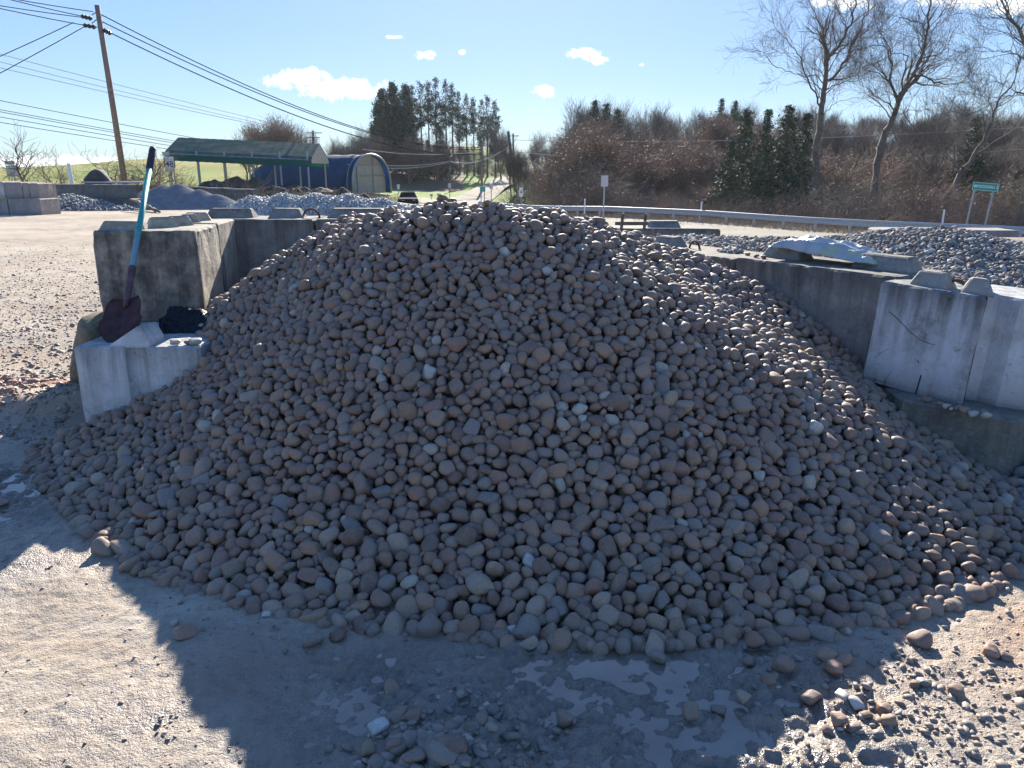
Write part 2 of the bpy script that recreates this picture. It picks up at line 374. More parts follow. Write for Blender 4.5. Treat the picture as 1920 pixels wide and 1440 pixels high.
def build_ground():
    def axis(lo, hi, step, far, g):
        a = list(np.arange(lo, hi, step)); s = step; p = a[-1]
        while p < far: s *= g; p += s; a.append(p)
        s = step; p = a[0]; pre = []
        while p > -far: s *= g; p -= s; pre.append(p)
        return np.array(pre[::-1] + a)
    xs = axis(-2.7, 2.5, .0115, 3500, 1.055)
    ys = list(np.arange(1.45, 4.0, .0105)); s = .0105; p = ys[-1]
    while p < 3500: s *= 1.04; s2 = min(s, 3.0) if p < 280 else s; p += s2; ys.append(p)
    pre = []; p = ys[0]; s = .0105
    while p > -60: s *= 1.3; p -= s; pre.append(p)
    ys = np.array(pre[::-1] + ys)
    X, Yg = np.meshgrid(xs, ys)
    Z = T(X, Yg); r, wet, near = near_relief(X, Yg)
    Z = Z + r
    far = sstep(80, 110, Yg)
    Z = Z + far * .8 * fbm(X, Yg, 30, 3, 33)
    nx = len(xs); ny = len(ys)
    V = np.stack([X.ravel(), Yg.ravel(), Z.ravel()], 1)
    i = np.arange(nx * ny).reshape(ny, nx)
    F = np.stack([i[:-1, :-1], i[:-1, 1:], i[1:, 1:], i[1:, :-1]], -1).reshape(-1, 4)
    ux = X / np.maximum(Yg, 1)
    forest = np.clip(sstep(-.005, .02, ux - .035) * sstep(54, 64, Yg + X * 1.05 - 0) , 0, 1)
    forest = np.where((Yg > 60) & (ux > .05), 1, forest)
    cl = (Yg > 112) & (ux < -.062) & (ux > -.19) ; forest = np.where(cl, 1, forest)
    grass = sstep(58, 68, Yg) * (1 - forest)
    grass = np.maximum(grass, sstep(40, 48, Yg) * sstep(-.2, -.3, ux) * .9)
    road_r = sstep(0, 3, (X * .82 + Yg * .58) - 47.5) * sstep(-.02, .03, ux) * (Yg < 75)
    grass = np.maximum(grass, road_r * .7 * (1 - forest))
    red = np.maximum(blob(X, Yg, 2.05, 2.35, .5, .3, .3), blob(X, Yg, -3.05, 5.05, .42, .26, 0, .4)) * near
    red = np.maximum(red * .8, blob(X, Yg, -5.5, 6.4, 1.6, .5, .2) * .25)
    lawn = sstep(70, 76, Yg) * sstep(-26, -12, X) * (1 - sstep(1, 9, X)) * (1 - sstep(200, 240, Yg))
    me = np_mesh('ground', V, F, M_ground, True, {'lawn': ('POINT', lawn.ravel()), 'wet': ('POINT', wet.ravel()), 'grass': ('POINT', grass.ravel()), 'forest': ('POINT', forest.ravel()), 'red': ('POINT', red.ravel())})
    tag(link('ground', me), kind='structure')
build_ground()
def G(x, y):
    r, _, _ = near_relief(np.atleast_1d(float(x)), np.atleast_1d(float(y))); return T1(x, y) + float(r[0])
# puddle water
def water_mat():
    m, nt, b = mk('puddle_water'); g = N(nt, 'ShaderNodeNewGeometry').outputs['Position']
    nt.links.new(mixc(nt, rng_(nt, noise(nt, g, 5, 3, .5), .35, .65), (.145,.115,.09), (.21,.175,.14)), b.inputs['Base Color'])
    b.inputs['Roughness'].default_value = .1; b.inputs['IOR'].default_value = 1.5; b.inputs['Specular IOR Level'].default_value = 1.0
    bump(nt, b, noise(nt, g, 22, 2, .5), .05, .004); return m
M_water = water_mat()
def puddle(name, cx, cy, rx, ry, z, label):
    mb = MB(); n = 40
    vs = [mb.bm.verts.new((cx + rx * math.cos(a) , cy + ry * math.sin(a), z)) for a in [2 * math.pi * k / n for k in range(n)]]
    mb.bm.faces.new(vs); o = mb.build(name, M_water); o['kind'] = 'structure'; o['label'] = label
puddle('puddle', .28, 2.0, 1.15, .62, -.0035, 'shallow muddy puddle along the foot of the cobble heap')
puddle('puddle', -2.65, 3.6, .6, .7, -.004, 'thin puddle at the left edge beside the cobble heap')

# road ribbons
def road_mat():
    m, nt, b = mk('road_surface'); g = N(nt, 'ShaderNodeNewGeometry').outputs['Position']
    u = N(nt, 'ShaderNodeAttribute', attribute_name='across').outputs['Fac']
    c = mixc(nt, rng_(nt, noise(nt, g, .6, 5, .6), .35, .65), (.31,.28,.225), (.37,.335,.27))
    tr = math_(nt, 'SINE', math_(nt, 'MULTIPLY', u, 25.0))
    c = mixc(nt, rng_(nt, tr, .2, 1, 0, .35), c, (.30,.27,.22))
    c = mixc(nt, rng_(nt, noise(nt, g, 25, 3, .6), .5, .7, 0, .4), c, (.25,.23,.2))
    nt.links.new(c, b.inputs['Base Color']); b.inputs['Roughness'].default_value = .95; b.inputs['Specular IOR Level'].default_value = .05
    return m
M_road = road_mat()
def ribbon(name, pts, w0, w1, lift, mat=None, sub=None, label=None, off=0.0, nseg=6):
    pts = np.array(pts, float); t = np.r_[0, np.cumsum(np.hypot(*np.diff(pts, axis=0).T))]
    s = np.arange(0, t[-1], 1.5); x = np.interp(s, t, pts[:, 0]); y = np.interp(s, t, pts[:, 1])
    k = np.ones(9) / 9
    xs = np.convolve(np.pad(x, 4, 'edge'), k, 'valid'); ys = np.convolve(np.pad(y, 4, 'edge'), k, 'valid')
    dx = np.gradient(xs); dy = np.gradient(ys); L = np.hypot(dx, dy); nx_, ny_ = dy / L, -dx / L
    V = []; a = []
    for j in range(nseg + 1):
        o = w0 + (w1 - w0) * j / nseg
        px, py = xs + nx_ * o, ys + ny_ * o
        V.append(np.stack([px, py, T(px, py) + lift * (1 if lift < .1 else 0) + (lift >= .1) * (.05 + .22 * sstep(85, 130, py))], 1)); a.append(np.full(len(px), j / nseg))
    n = len(xs); V = np.concatenate(V); i = np.arange(n * (nseg + 1)).reshape(nseg + 1, n)
    F = np.stack([i[:-1, :-1], i[1:, :-1], i[1:, 1:], i[:-1, 1:]], -1).reshape(-1, 4)
    me = np_mesh(name, V, F, mat or M_road, True, {'across': ('POINT', np.concatenate(a))})
    return tag(link(name, me), label, None, None, 'structure')
RAIL = [(60,-20),(34,17),(27.5,26.5),(22.2,34.0),(17,41.0),(11.7,48.6),(6.2,54.2),(1.5,58.6),(-2.6,62.2)]
ribbon('road', [(60.5,-20),(34,17),(27.5,26.5),(22.2,34.0),(17,41.0),(11.7,48.6),(6.2,54.2),(1.0,59.5),(-4,65)], -12.5, -1.0, .07, label='pale main road running past the yard behind the guardrail')
ribbon('side_road', [(-7,62),(-6.5,75),(-5.2,85),(-3.9,100),(-1.9,130),(2.4,165),(6.6,200),(9,225)], -2.3, 2.3, .16, label='narrow side road climbing the far hill')
ribbon('gravel_verge', [(44,-20),(26,8),(20,18),(14,26),(8,33),(2,40),(-5,48)], -3, 4, .035, M_ground)

# ------------------------------------------------------------------ stones
def ico(sub):
    bm = bmesh.new(); bmesh.ops.create_icosphere(bm, subdivisions=sub, radius=1.0)
    V = np.array([v.co[:] for v in bm.verts]); F = np.array([[v.index for v in f.verts] for f in bm.faces]); bm.free(); return V, F
ICO = {k: ico(k) for k in (1, 2, 3, 4)}
def stone_shape(sub, planes=12, p=7, amp=.05, r=rng, spread=.22):
    D, F = ICO[sub]
    n = r.normal(size=(planes, 3)); n /= np.linalg.norm(n, axis=1)[:, None]
    n = np.r_[n, [[1,0,0],[-1,0,0],[0,1,0],[0,-1,0],[0,0,1],[0,0,-1]]]
    d = np.r_[r.uniform(1 - spread, 1.05, planes), np.full(6, 1.0)]
    s = (np.maximum(D @ n.T, 0) / d) ** p
    rad = s.sum(1) ** (-1 / p)
    w = r.normal(size=(4, 3)) * 2.2; ph = r.uniform(0, 6.28, 4)
    rad = rad * (1 + amp * np.sin(D @ w.T + ph).mean(1) * 1.5)
    V = D * rad[:, None]; V = V / np.abs(V).max(0)
    return V, F
def rotmats(n, r, normals=None, tilt=.45):
    """random orientation with local z near the given surface normal"""
    if normals is None: normals = np.tile([0, 0, 1.0], (n, 1))
    z = normals + r.normal(size=(n, 3)) * tilt; z /= np.linalg.norm(z, axis=1)[:, None]
    a = r.normal(size=(n, 3)); x = a - (a * z).sum(1)[:, None] * z; x /= np.linalg.norm(x, axis=1)[:, None]
    y = np.cross(z, x); return np.stack([x, y, z], 2)
def merged_stones(name, pos, scl, Rm, rnd, variants, mat, extra=None):
    """one mesh of many stones; variants: list of (V,F)"""
    n = len(pos); vi = np.arange(n) % len(variants); Vs = []; Fs = []; A = []; off = 0
    for k, (v, f) in enumerate(variants):
        idx = np.where(vi == k)[0]
        if not len(idx): continue
        loc = v[None] * scl[idx][:, None, :]
        W = np.einsum('nij,nvj->nvi', Rm[idx], loc) + pos[idx][:, None]
        Vs.append(W.reshape(-1, 3)); Fs.append((f[None] + (np.arange(len(idx)) * len(v))[:, None, None] + off).reshape(-1, 3))
        A.append(np.repeat(rnd[idx], len(f))); off += len(idx) * len(v)
    F = np.concatenate(Fs); A = np.concatenate(A)
    sm = True
    V = np.concatenate(Vs); Fl = [F]
    if extra is not None:
        ev, ef = extra; Fl.append(ef + len(V)); V = np.r_[V, ev]; A = np.r_[A, np.full(len(ef), .02)]
    return np_mesh(name, V, Fl, mat, sm, {'rnd': ('FACE', A)})
def pack(hf, inside, bbox, radii, k=.86, seed=1, tries=14):
    """dart-throw discs of given radii (large first) on a height field"""
    r = np.random.default_rng(seed); radii = np.sort(radii)[::-1]
    cell = radii[0] * 2; grid = {}; out = []
    x0, x1, y0, y1 = bbox
    M = len(radii) * tries
    cx = r.uniform(x0, x1, M); cy = r.uniform(y0, y1, M); ok = inside(cx, cy); cx = cx[ok]; cy = cy[ok]; cz = hf(cx, cy)
    j = 0; L = len(cx)
    for rad in radii:
        for t in range(tries):
            if j >= L: break
            x, y, z = cx[j], cy[j], cz[j]; j += 1
            gx, gy = int(x // cell), int(y // cell); good = True
            for a in (-1, 0, 1):
                for b in (-1, 0, 1):
                    for (X, Y, Z, Rr) in grid.get((gx + a, gy + b), ()):
                        dd = (X - x) ** 2 + (Y - y) ** 2 + (Z - z) ** 2
                        q = (rad + Rr) * k
                        if dd < q * q: good = False; break
                    if not good: break
                if not good: break
            if good:
                grid.setdefault((gx, gy), []).append((x, y, z, rad)); out.append((x, y, z, rad)); break
    return np.array(out)
def normals_of(hf, x, y, e=.03):
    gx = (hf(x + e, y) - hf(x - e, y)) / (2 * e); gy = (hf(x, y + e) - hf(x, y - e)) / (2 * e)
    n = np.stack([-gx, -gy, np.ones_like(gx)], 1); return n / np.linalg.norm(n, axis=1)[:, None]
def proj(p):
    c, s = math.cos(PITCH), math.sin(PITCH); X, Y, Z = p[..., 0], p[..., 1], p[..., 2] - CAMH
    d = Y * c - Z * s; v = Y * s + Z * c
    return 960 + FPX * X / d, 720 - FPX * v / d, d
def wall_left_x(y): return np.where(y < 5.13, -1.83, -2.10 - (y - 5.15) * .09)
def wall_right_x(y):  # camera-side face of the right-hand wall
    a = np.interp(y, [3.4, 3.65, 4.0, 4.38, 4.5, 5.85, 6.4], [9.0, 2.50, 2.16, 2.08, 2.17, 1.46, 1.15]); return a
def in_heap(x, y):
    h = Hpile(x, y)
    ok = (h > -.02) & (y < 6.36) & (x < wall_right_x(y) - .02)
    left = (y < 4.34) | (x > wall_left_x(y) + .03) | ((y < 5.1) & (h > .60) & (x > -2.08)) | ((y >= 5.1) & (x > wall_left_x(y) + .03))
    left &= (y < 4.34) | (y > 5.1) | (x > -2.12)
    return ok & left & (x > -2.9) & (x < 3.15)
def Hs(x, y): return np.maximum(Hpile(x, y), 0.0)
def heap_sizes(n, r):
    s = r.lognormal(math.log(.0240), .27, n); return np.clip(s, .015, .046)
TONES = [('dark brown', (0.175,0.102,0.070)), ('reddish brown', (0.290,0.146,0.098)), ('warm brown', (0.272,0.163,0.111)), ('grey brown', (0.228,0.159,0.123)), ('light brown', (0.342,0.224,0.153)), ('dull grey', (0.237,0.192,0.163)), ('orange brown', (0.351,0.196,0.111)), ('tan', (0.377,0.273,0.195))]
TONEM = [stone_mat('cobble_' + a.replace(' ', '_'), [(0, tuple(v * .9 for v in c)), (1, tuple(v * 1.1 for v in c))], 'obj') for a, c in TONES]
def build_heap():
    r = np.random.default_rng(21)
    A = pack(Hs, in_heap, (-2.9, 3.1, 2.1, 6.4), np.r_[heap_sizes(15500, r), r.uniform(.010, .016, 4500)], .80, 5, 16)
    B = pack(Hs, in_heap, (-2.9, 3.1, 2.1, 6.4), heap_sizes(9000, r), .86, 6, 9)
    variants3 = [stone_shape(3, r.integers(7, 16), r.uniform(4, 7), .05, r, r.uniform(.12, .34)) for _ in range(26)]
    variants2 = [stone_shape(2, r.integers(7, 16), r.uniform(3.5, 7), .05, r, r.uniform(.12, .34)) for _ in range(26)]
    def prep(S, jit, sink):
        n = len(S); nrm = normals_of(Hpile, S[:, 0], S[:, 1]); rr = S[:, 3]
        el = r.uniform(.86, 1.34, n); fl = r.uniform(.55, .98, n)
        scl = np.stack([rr * el, rr / np.sqrt(el) * 1.02, rr * fl], 1)
        pos = S[:, :3] + nrm * ((r.uniform(-.25, .32, n) * rr * jit - sink)[:, None])
        foot = (S[:, 2] < .012); pos[foot, 2] = (scl[foot, 2] * .55)
        return pos, scl, rotmats(n, r, nrm, .5), nrm
    pa, sa, Ra, na = prep(A, 1.0, 0.0); pb, sb, Rb, nb = prep(B, .6, .036)
    px, py, dd = proj(pa); big = A[:, 3] / dd
    vis = (px > -15) & (px < 1935) & (py < 1445) & ((na * (np.array([0, 0, CAMH]) - pa)).sum(1) > 0)
    order = np.argsort(-np.where(vis, big, 0)); sel = order[:300]
    ra = r.uniform(0, 1, len(A)); ra = np.where(r.uniform(size=len(A)) < .985, ra * .97, 1.0)
    white_px = [(793,709,'small cream white cobble high in the middle of the heap'),(1098,783,'round cream cobble right of the middle of the heap, the larger of a pale pair'),(1086,765,'round pale grey cobble just above a cream one right of the middle of the heap'),
                (1131,747,'pale grey oval cobble in the middle right of the heap'),(943,481,'bright cream cobble just under the crest of the heap'),(965,1187,'pale grey pointed cobble in the front edge of the heap above the puddle'),
                (342,776,'white cobble in the left flank of the heap beside the pale concrete block'),(1526,812,'cream cobble catching the sun on the right flank of the heap'),(1512,703,'upright pale cobble on the right flank below the grey wall'),
                (1003,1052,'small white cobble in the lower middle of the heap'),(1420,890,'pale speckled cobble low on the right flank of the heap'),(1018,512,'white cobble a little below the crest right of centre')]
    wsel = {}
    for (wx, wy, lab) in white_px:
        d = np.hypot(px - wx, py - wy) + np.where(vis, 0, 1e4)
        k = int(np.argmin(d))
        if k not in wsel: wsel[k] = lab
    keep = np.ones(len(A), bool)
    sel = [k for k in sel if k not in wsel][:288]; keep[sel] = False; keep[list(wsel)] = False
    fine = [stone_shape(4, r.integers(7, 15), r.uniform(3.5, 7.5), .05, r, r.uniform(.12, .32)) for _ in range(22)]
    meshes = [np_mesh('cobble', v, f, M_cobi, True) for v, f in fine]; mw = [np_mesh('pale_cobble', v, f, M_white, True) for v, f in fine[:5]]
    def place(k, me, **kw):
        o = link('cobble', me, None, pa[k]); o.rotation_mode = 'QUATERNION'; o.rotation_quaternion = Matrix(Ra[k].tolist()).to_quaternion(); o.scale = sa[k]
        return tag(o, **kw)
    for i, k in enumerate(sel):
        tn = int(r.integers(len(TONES))); X_, Y_ = px[k] / 1920, py[k]
        el_ = sa[k][0] / sa[k][1]; fl_ = sa[k][2] / sa[k][1]
        shp = 'long' if el_ > 1.45 else ('flat' if fl_ < .68 else ('round' if el_ < 1.12 else 'egg shaped'))
        colw = ['far left', 'left of centre', 'just left of middle', 'in the middle', 'just right of middle', 'right of centre', 'far right'][min(6, int(X_ * 7))]
        roww = 'high up' if Y_ < 800 else ('halfway down' if Y_ < 930 else ('low down' if Y_ < 1040 else ('near the foot' if Y_ < 1130 else 'at the bottom edge')))
        o = place(k, meshes[i % 22], label=f'{TONES[tn][0]} {shp} cobble {roww} on the heap, {colw}', cat='cobble', group='large cobbles in the face of the heap')
        o.material_slots[0].link = 'OBJECT'; o.material_slots[0].material = TONEM[tn]
    for i, (k, lab) in enumerate(wsel.items()):
        sa[k] = np.clip(sa[k] * 1.1, .022, .036); place(k, mw[i % 5], label=lab, cat='cobble', group='pale cobbles in the heap')
    # solid dark core under the stones
    gx, gy = np.meshgrid(np.linspace(-2.6, 2.45, 120), np.linspace(2.2, 6.34, 110)); hz = Hpile(gx, gy) - .085
    inside = in_heap(gx, gy); hz = np.where(inside, hz, -.3)
    ev = np.stack([gx.ravel(), gy.ravel(), hz.ravel()], 1); ii = np.arange(gx.size).reshape(gx.shape)
    ef = np.stack([ii[:-1, :-1], ii[:-1, 1:], ii[1:, 1:], ii[1:, :-1]], -1).reshape(-1, 4)
    okf = inside[:-1, :-1] & inside[1:, 1:] & inside[:-1, 1:] & inside[1:, :-1]; ef = ef[okf.ravel()]
    pos = np.r_[pa[keep], pb]; scl = np.r_[sa[keep], sb]; Rm = np.r_[Ra[keep], Rb]; rn = np.r_[ra[keep], r.uniform(0, .95, len(pb))]
    me = merged_stones('cobble_heap', pos, scl, Rm, rn, variants2, M_cob, (ev, ef))
    tag(link('cobble_heap', me), 'big heap of rounded reddish brown river cobbles between the concrete walls', 'cobble heap', None, 'stuff')
    print('heap stones', len(A), len(B))
build_heap()
CH = [stone_shape(2, 9, 9, .04, rng, .35) for _ in range(10)]
CHf = [np_mesh('loose_stone', *stone_shape(3, 10, 9, .05, rng, .3), M_cobi, True) for _ in range(8)]
CHr = [np_mesh('loose_stone', *stone_shape(3, 8, 10, .05, rng, .35), M_redst, True) for _ in range(4)]
CHw = [np_mesh('loose_stone', *stone_shape(3, 8, 10, .05, rng, .35), M_white, True) for _ in range(3)]

# loose stones that lie apart on the ground: (px, py, diameter px, kind, label)
LOOSE = [(347,1187,38,'r','chunky orange brown stone alone on the shaded mud left of the puddle'),(588,1200,38,'c','round cobble standing in wet mud left of the puddle'),(636,1188,36,'c','upright cobble touching the left end of the puddle'),
 (1521,1307,40,'c','round brown cobble alone on the mud right of the puddle'),(1727,1205,42,'c','round tan cobble sitting where the sun meets the shadow at right'),(1391,1303,28,'c','small brown cobble on mud left of the lone round one'),
 (1295,1335,38,'c','flat brown stone half sunk in mud at the right of the puddle'),(1550,1228,36,'r','upper flat reddish stone of three on the mud at right'),(1580,1236,34,'r','right hand reddish stone of three on the mud'),(1566,1252,32,'r','lowest reddish stone of three on the mud'),
 (1470,1245,44,'c','large brown stone just off the foot of the heap at right'),(1440,1272,26,'c','small dark stone below the large one at the heap foot'),(1348,1330,30,'c','grey brown stone beside the half sunk flat one'),
 (1715,1282,22,'c','small round stone with a shadow on sunlit gravel at right'),(1660,1330,30,'c','tan stone topmost of the sunlit cluster at bottom right'),(1668,1350,32,'c','long tan stone in the sunlit cluster at bottom right'),
 (1570,1350,32,'c','grey stone in the left of the sunlit cluster'),(1600,1362,26,'c','dark stone in the middle of the sunlit cluster'),(1552,1365,22,'c','small brown stone at the left end of the sunlit cluster'),(1625,1338,24,'c','grey stone behind the sunlit cluster'),
 (1916,1295,24,'c','brown cobble cut by the right edge of the picture'),(1860,1222,30,'r','rusty brown lump on the sunlit mud at far right'),(1885,1230,22,'c','small dark stone beside the rusty brown lump'),
 (48,880,22,'c','single cobble in the wet mud left of the heap'),(3,943,20,'c','cobble beside the thin puddle at the left edge'),(136,935,20,'c','flat grey stone just off the left toe of the heap'),
 (534,1217,12,'c','tiny brown pebble left of the puddle'),(1235,1230,30,'c','squarish cobble at the foot of the heap above the puddle'),(1405,1240,24,'c','small cobble standing apart in the wet mud'),
 (735,1295,42,'c','brown stone on top of the small spoil mound'),(712,1365,36,'w','pale rounded stone on the small spoil mound'),(745,1345,40,'c','flat stone in the middle of the small spoil mound'),(775,1345,36,'c','grey stone on the right of the small spoil mound'),
 (740,1395,30,'c','narrow upright stone low on the small spoil mound'),(768,1383,22,'r','orange pebble in the small spoil mound'),(810,1390,32,'c','smooth stone right of the small spoil mound'),(775,1420,44,'c','flat pale brown stone at the bottom of the spoil mound'),
 (690,1400,34,'c','long flat stone at the left of the spoil mound'),(850,1400,46,'c','flat dark stone sunk in mud right of the spoil mound'),(1060,1350,34,'c','grey stone sunk in the puddle mud'),(905,1352,32,'c','dark brown stone in the wet mud below the puddle'),
 (500,1150,16,'w','small white stone at the foot of the heap on the left'),(326,1166,16,'w','small white chip by the orange brown stone'),(1605,1318,26,'w','white broken stone on the mud at right'),(1580,1302,24,'w','pale angular stone next to a white one at right'),
 (1275,1272,26,'w','light grey angular stone at the right end of the puddle'),(1262,1262,18,'c','bluish chip at the right end of the puddle'),(1790,1296,34,'c','dark flat stone on the edge of the sunlight at right')]
for i, (px_, py_, dpx, kd, lab) in enumerate(LOOSE):
    p = P(px_, py_, z=0.01); gz = G(p.x, p.y); p = P(px_, py_, z=gz + .012)
    rad = dpx * (p.y * 1.12) / FPX / 2
    me = {'c': CHf, 'r': CHr, 'w': CHw}[kd]; me = me[i % len(me)]
    o = link('loose_stone', me, None, (p.x, p.y, gz + rad * .42), (random.uniform(-.3, .3), random.uniform(-.3, .3), random.uniform(0, 6)), (rad * 1.1, rad * .95, rad * random.uniform(.6, .85)))
    tag(o, lab, 'stone', 'stones lying loose on the ground')

def chips(name, n, region, size, mat, label, seed, cat='gravel'):
    r = np.random.default_rng(seed); x, y = region(r, n)
    z = T(x, y) + near_relief(x, y)[0]
    s = np.clip(r.lognormal(math.log(size), .5, len(x)), size * .4, size * 4)
    scl = np.stack([s * r.uniform(.9, 1.6, len(x)), s * r.uniform(.7, 1.1, len(x)), s * r.uniform(.35, .8, len(x))], 1)
    pos = np.stack([x, y, z + scl[:, 2] * .25], 1)
    v1 = [stone_shape(1, 8, 12, .04, r, .35) for _ in range(8)]
    me = merged_stones(name, pos, scl, rotmats(len(x), r, None, .3), r.uniform(0, 1, len(x)), v1, mat)
    tag(link(name, me), label, cat, None, 'stuff')
def reg_near(r, n):
    x = r.uniform(-2.2, 2.6, n); y = 1.4 + 3.0 * r.beta(1, 1.7, n)
    w_ = near_relief(x, y)[1]; dens = vnoise(x, y, .5, 44) + .5 + .45 * (x > 1.0)
    k = (r.uniform(size=n) < dens * (1 - .75 * (w_ > .8))) & ~in_heap(x, y); return x[k], y[k]
chips('ground_gravel', 6500, reg_near, .0036, M_chip, 'fine gravel chips trodden into the mud in the foreground', 3)
def reg_br(r, n):
    x = r.normal(1.35, .34, n); y = r.normal(1.98, .2, n); k = (y > 1.3) & (x > .6) & ~in_heap(x, y); return x[k], y[k]
chips('ground_gravel', 650, reg_br, .0075, M_chip, 'coarser broken gravel on the sunlit mud at bottom right', 4)
def reg_mound(r, n):
    x = r.normal(-.17, .13, n); y = r.normal(1.8, .12, n); return x, y
chips('ground_gravel', 420, reg_mound, .012, M_chip, 'pebbles over the small spoil mound in front of the heap', 8)
def reg_clod(r, n):
    x = r.normal(-3.75, .38, n); y = r.normal(5.35, .32, n); k = (x < -3.15); return x[k], y[k]
chips('soil_clods', 700, reg_clod, .017, M_redst, 'brown clods and wood scraps on the yard left of the boulder', 12, 'clods')
def reg_left(r, n):
    y = 4.4 + 14 * r.beta(1, 2.2, n); x = -r.uniform(.38, .85, n) * y; k = (x < -2.85); return x[k], y[k]
chips('ground_gravel', 16000, reg_left, .0075, M_chip, 'loose gravel scattered over the open yard on the left', 5)
# ------------------------------------------------------------------ concrete blocks
M_key = concrete('rough_key_concrete', (.33,.31,.28), (.24,.22,.19), (.45,.42,.38), .1, .0)
def block_mesh(name, fp, z0, z1, mat, step=.035, amp=.004, cham=.014, seed=0, chips=1.0):
    """footprint polygon (CCW, world xy) -> block with worn edges; returns mesh in coords relative to centroid base"""
    fp = np.array(fp, float); c = fp.mean(0)
    ring = []
    for a, b in zip(fp, np.roll(fp, -1, 0)):
        n = max(1, int(np.hypot(*(b - a)) / step)); ring += [a + (b - a) * k / n for k in range(n)]
    ring = np.array(ring); m = len(ring)
    nx = np.roll(ring, -1, 0) - np.roll(ring, 1, 0); nrm = np.stack([nx[:, 1], -nx[:, 0]], 1); nrm /= np.linalg.norm(nrm, axis=1)[:, None] + 1e-9
    H = z1 - z0; nz_ = max(2, int(H / step)); zs = list(np.linspace(z0, z1 - cham, nz_))
    V = []
    for k, z in enumerate(zs):
        t = np.arange(m) * step
        d = amp * 1.6 * fbm(t + seed * 3.1, np.full(m, z * 1.0), .16, 3, seed)
        if k == 0: d = d - .006
        edge = np.exp(-((z1 - z) / .03)) * chips * .016 * np.clip(fbm(t, np.full(m, z), .07, 3, seed + 5) * 2.5 - .25, 0, 1)
        q = ring + nrm * (d - edge)[:, None]; V.append(np.c_[q, np.full(m, z)])
    t = np.arange(m) * step
    dz = .008 * np.clip(fbm(t, t * 0, .1, 3, seed + 9), -1, .4) * chips
    q = ring - nrm * (cham + .004 * np.abs(fbm(t, t * 0, .06, 2, seed + 3)))[:, None]; V.append(np.c_[q, np.full(m, z1) + np.minimum(dz, 0)])
    nr = len(V); V = np.concatenate(V); i = np.arange(nr * m).reshape(nr, m); j = np.roll(i, -1, 1)
    F = np.stack([i[:-1], j[:-1], j[1:], i[1:]], -1).reshape(-1, 4)
    V[:, 0] -= c[0]; V[:, 1] -= c[1]; V[:, 2] -= z0
    bm = bmesh.new(); vs = [bm.verts.new(v) for v in V]
    for f in F: bm.faces.new([vs[k] for k in f])
    top = bm.faces.new([vs[k] for k in i[-1]]); bmesh.ops.triangulate(bm, faces=[top])
    bmesh.ops.recalc_face_normals(bm, faces=bm.faces)
    me = bpy.data.meshes.new(name); bm.to_mesh(me); bm.free(); me.materials.append(mat)
    for p in me.polygons: p.use_smooth = False
    return me, (c[0], c[1], z0)
def frustum(mb, cx, cy, ang, L, W, h, z, tl=.22, tw=.26, seed=0):
    """trapezoidal locking key: base L x W, tapering upward"""
    r = random.Random(seed); ca, sa = math.cos(ang), math.sin(ang)
    def q(u, v, zz): return (cx + u * ca - v * sa + r.uniform(-.004, .004), cy + u * sa + v * ca + r.uniform(-.004, .004), zz + r.uniform(-.003, .003))
    lt = L / 2 - h * tl * 2.2; wt_ = W / 2 - W * tw / 1.0
    b = [q(-L/2, -W/2, z), q(L/2, -W/2, z), q(L/2, W/2, z), q(-L/2, W/2, z)]; t = [q(-lt, -wt_, z + h), q(lt, -wt_, z + h), q(lt, wt_, z + h), q(-lt, wt_, z + h)]
    B = [mb.bm.verts.new(p) for p in b]; Tt = [mb.bm.verts.new(p) for p in t]
    mb.bm.faces.new(B[::-1]); fs = [mb.bm.faces.new(Tt)]
    for k in range(4): fs.append(mb.bm.faces.new((B[k], B[(k + 1) % 4], Tt[(k + 1) % 4], Tt[k])))
def make_block(fp, z0, z1, mat, label, group=None, keys=(), loop=None, seed=0, keymat=None, **kw):
    """keys: (world x, y, angle, length, width, height)"""
    me, loc = block_mesh('block_body', fp, z0, z1, mat, seed=seed, **kw)
    root = empty('concrete_block', loc, 0, label, 'concrete block', group)
    link('block_body', me, root)
    for k, (x, y, a, L, W, h) in enumerate(keys):
        mb = MB(); frustum(mb, x - loc[0], y - loc[1], a, L, W, h + .012, z1 - z0 - .012, seed=seed * 7 + k)
        bmesh.ops.bevel(mb.bm, geom=list(mb.bm.edges), offset=.009, segments=1, affect='EDGES')
        mb.build('locking_key', keymat or mat, root)
    if loop:
        x, y, a, rr = loop; mb = MB(); pts = []
        for k in range(11):
            t = math.pi * k / 10; pts.append((x - loc[0] + math.cos(a) * rr * math.cos(t), y - loc[1] + math.sin(a) * rr * math.cos(t), z1 - z0 - .01 + rr * 1.15 * math.sin(t)))
        mb.tube(pts, .009, 7); mb.build('lifting_loop', M_rust, root, smooth=True)
    return root
GW = 'blocks of the walls beside the heap'
# left wall
BLc = [(-2.56,4.385),(-2.52,4.375),(-2.265,4.38),(-2.255,4.392),(-2.215,4.412),(-2.155,4.412),(-2.135,4.385),(-1.85,4.39),(-1.825,4.41),(-1.84,6.0),(-2.58,6.0)]
make_block(BLc, -.05, .61, M_cwhite, 'whitewashed lower block under the shovel blade, half buried by cobbles at left', GW, seed=3, )
_kb = MB(); _lb = [o for o in bpy.data.objects if o.get('label', '').startswith('whitewashed lower')][0]
_kb.poly([Vector((x, y, z)) - _lb.location for x, y, z in ((-2.38,4.395,.60),(-2.12,4.395,.60),(-2.128,4.41,.645),(-2.175,4.43,.722),(-2.195,4.43,.722))], (.0, .20, -.01))
bmesh.ops.bevel(_kb.bm, geom=list(_kb.bm.edges), offset=.003, segments=1, affect='EDGES'); _kb.build('locking_key', M_cwhite, _lb)
U1 = [(-2.775,5.16),(-2.76,5.145),(-2.11,5.15),(-2.09,5.17),(-2.175,5.80),(-2.85,5.80)]
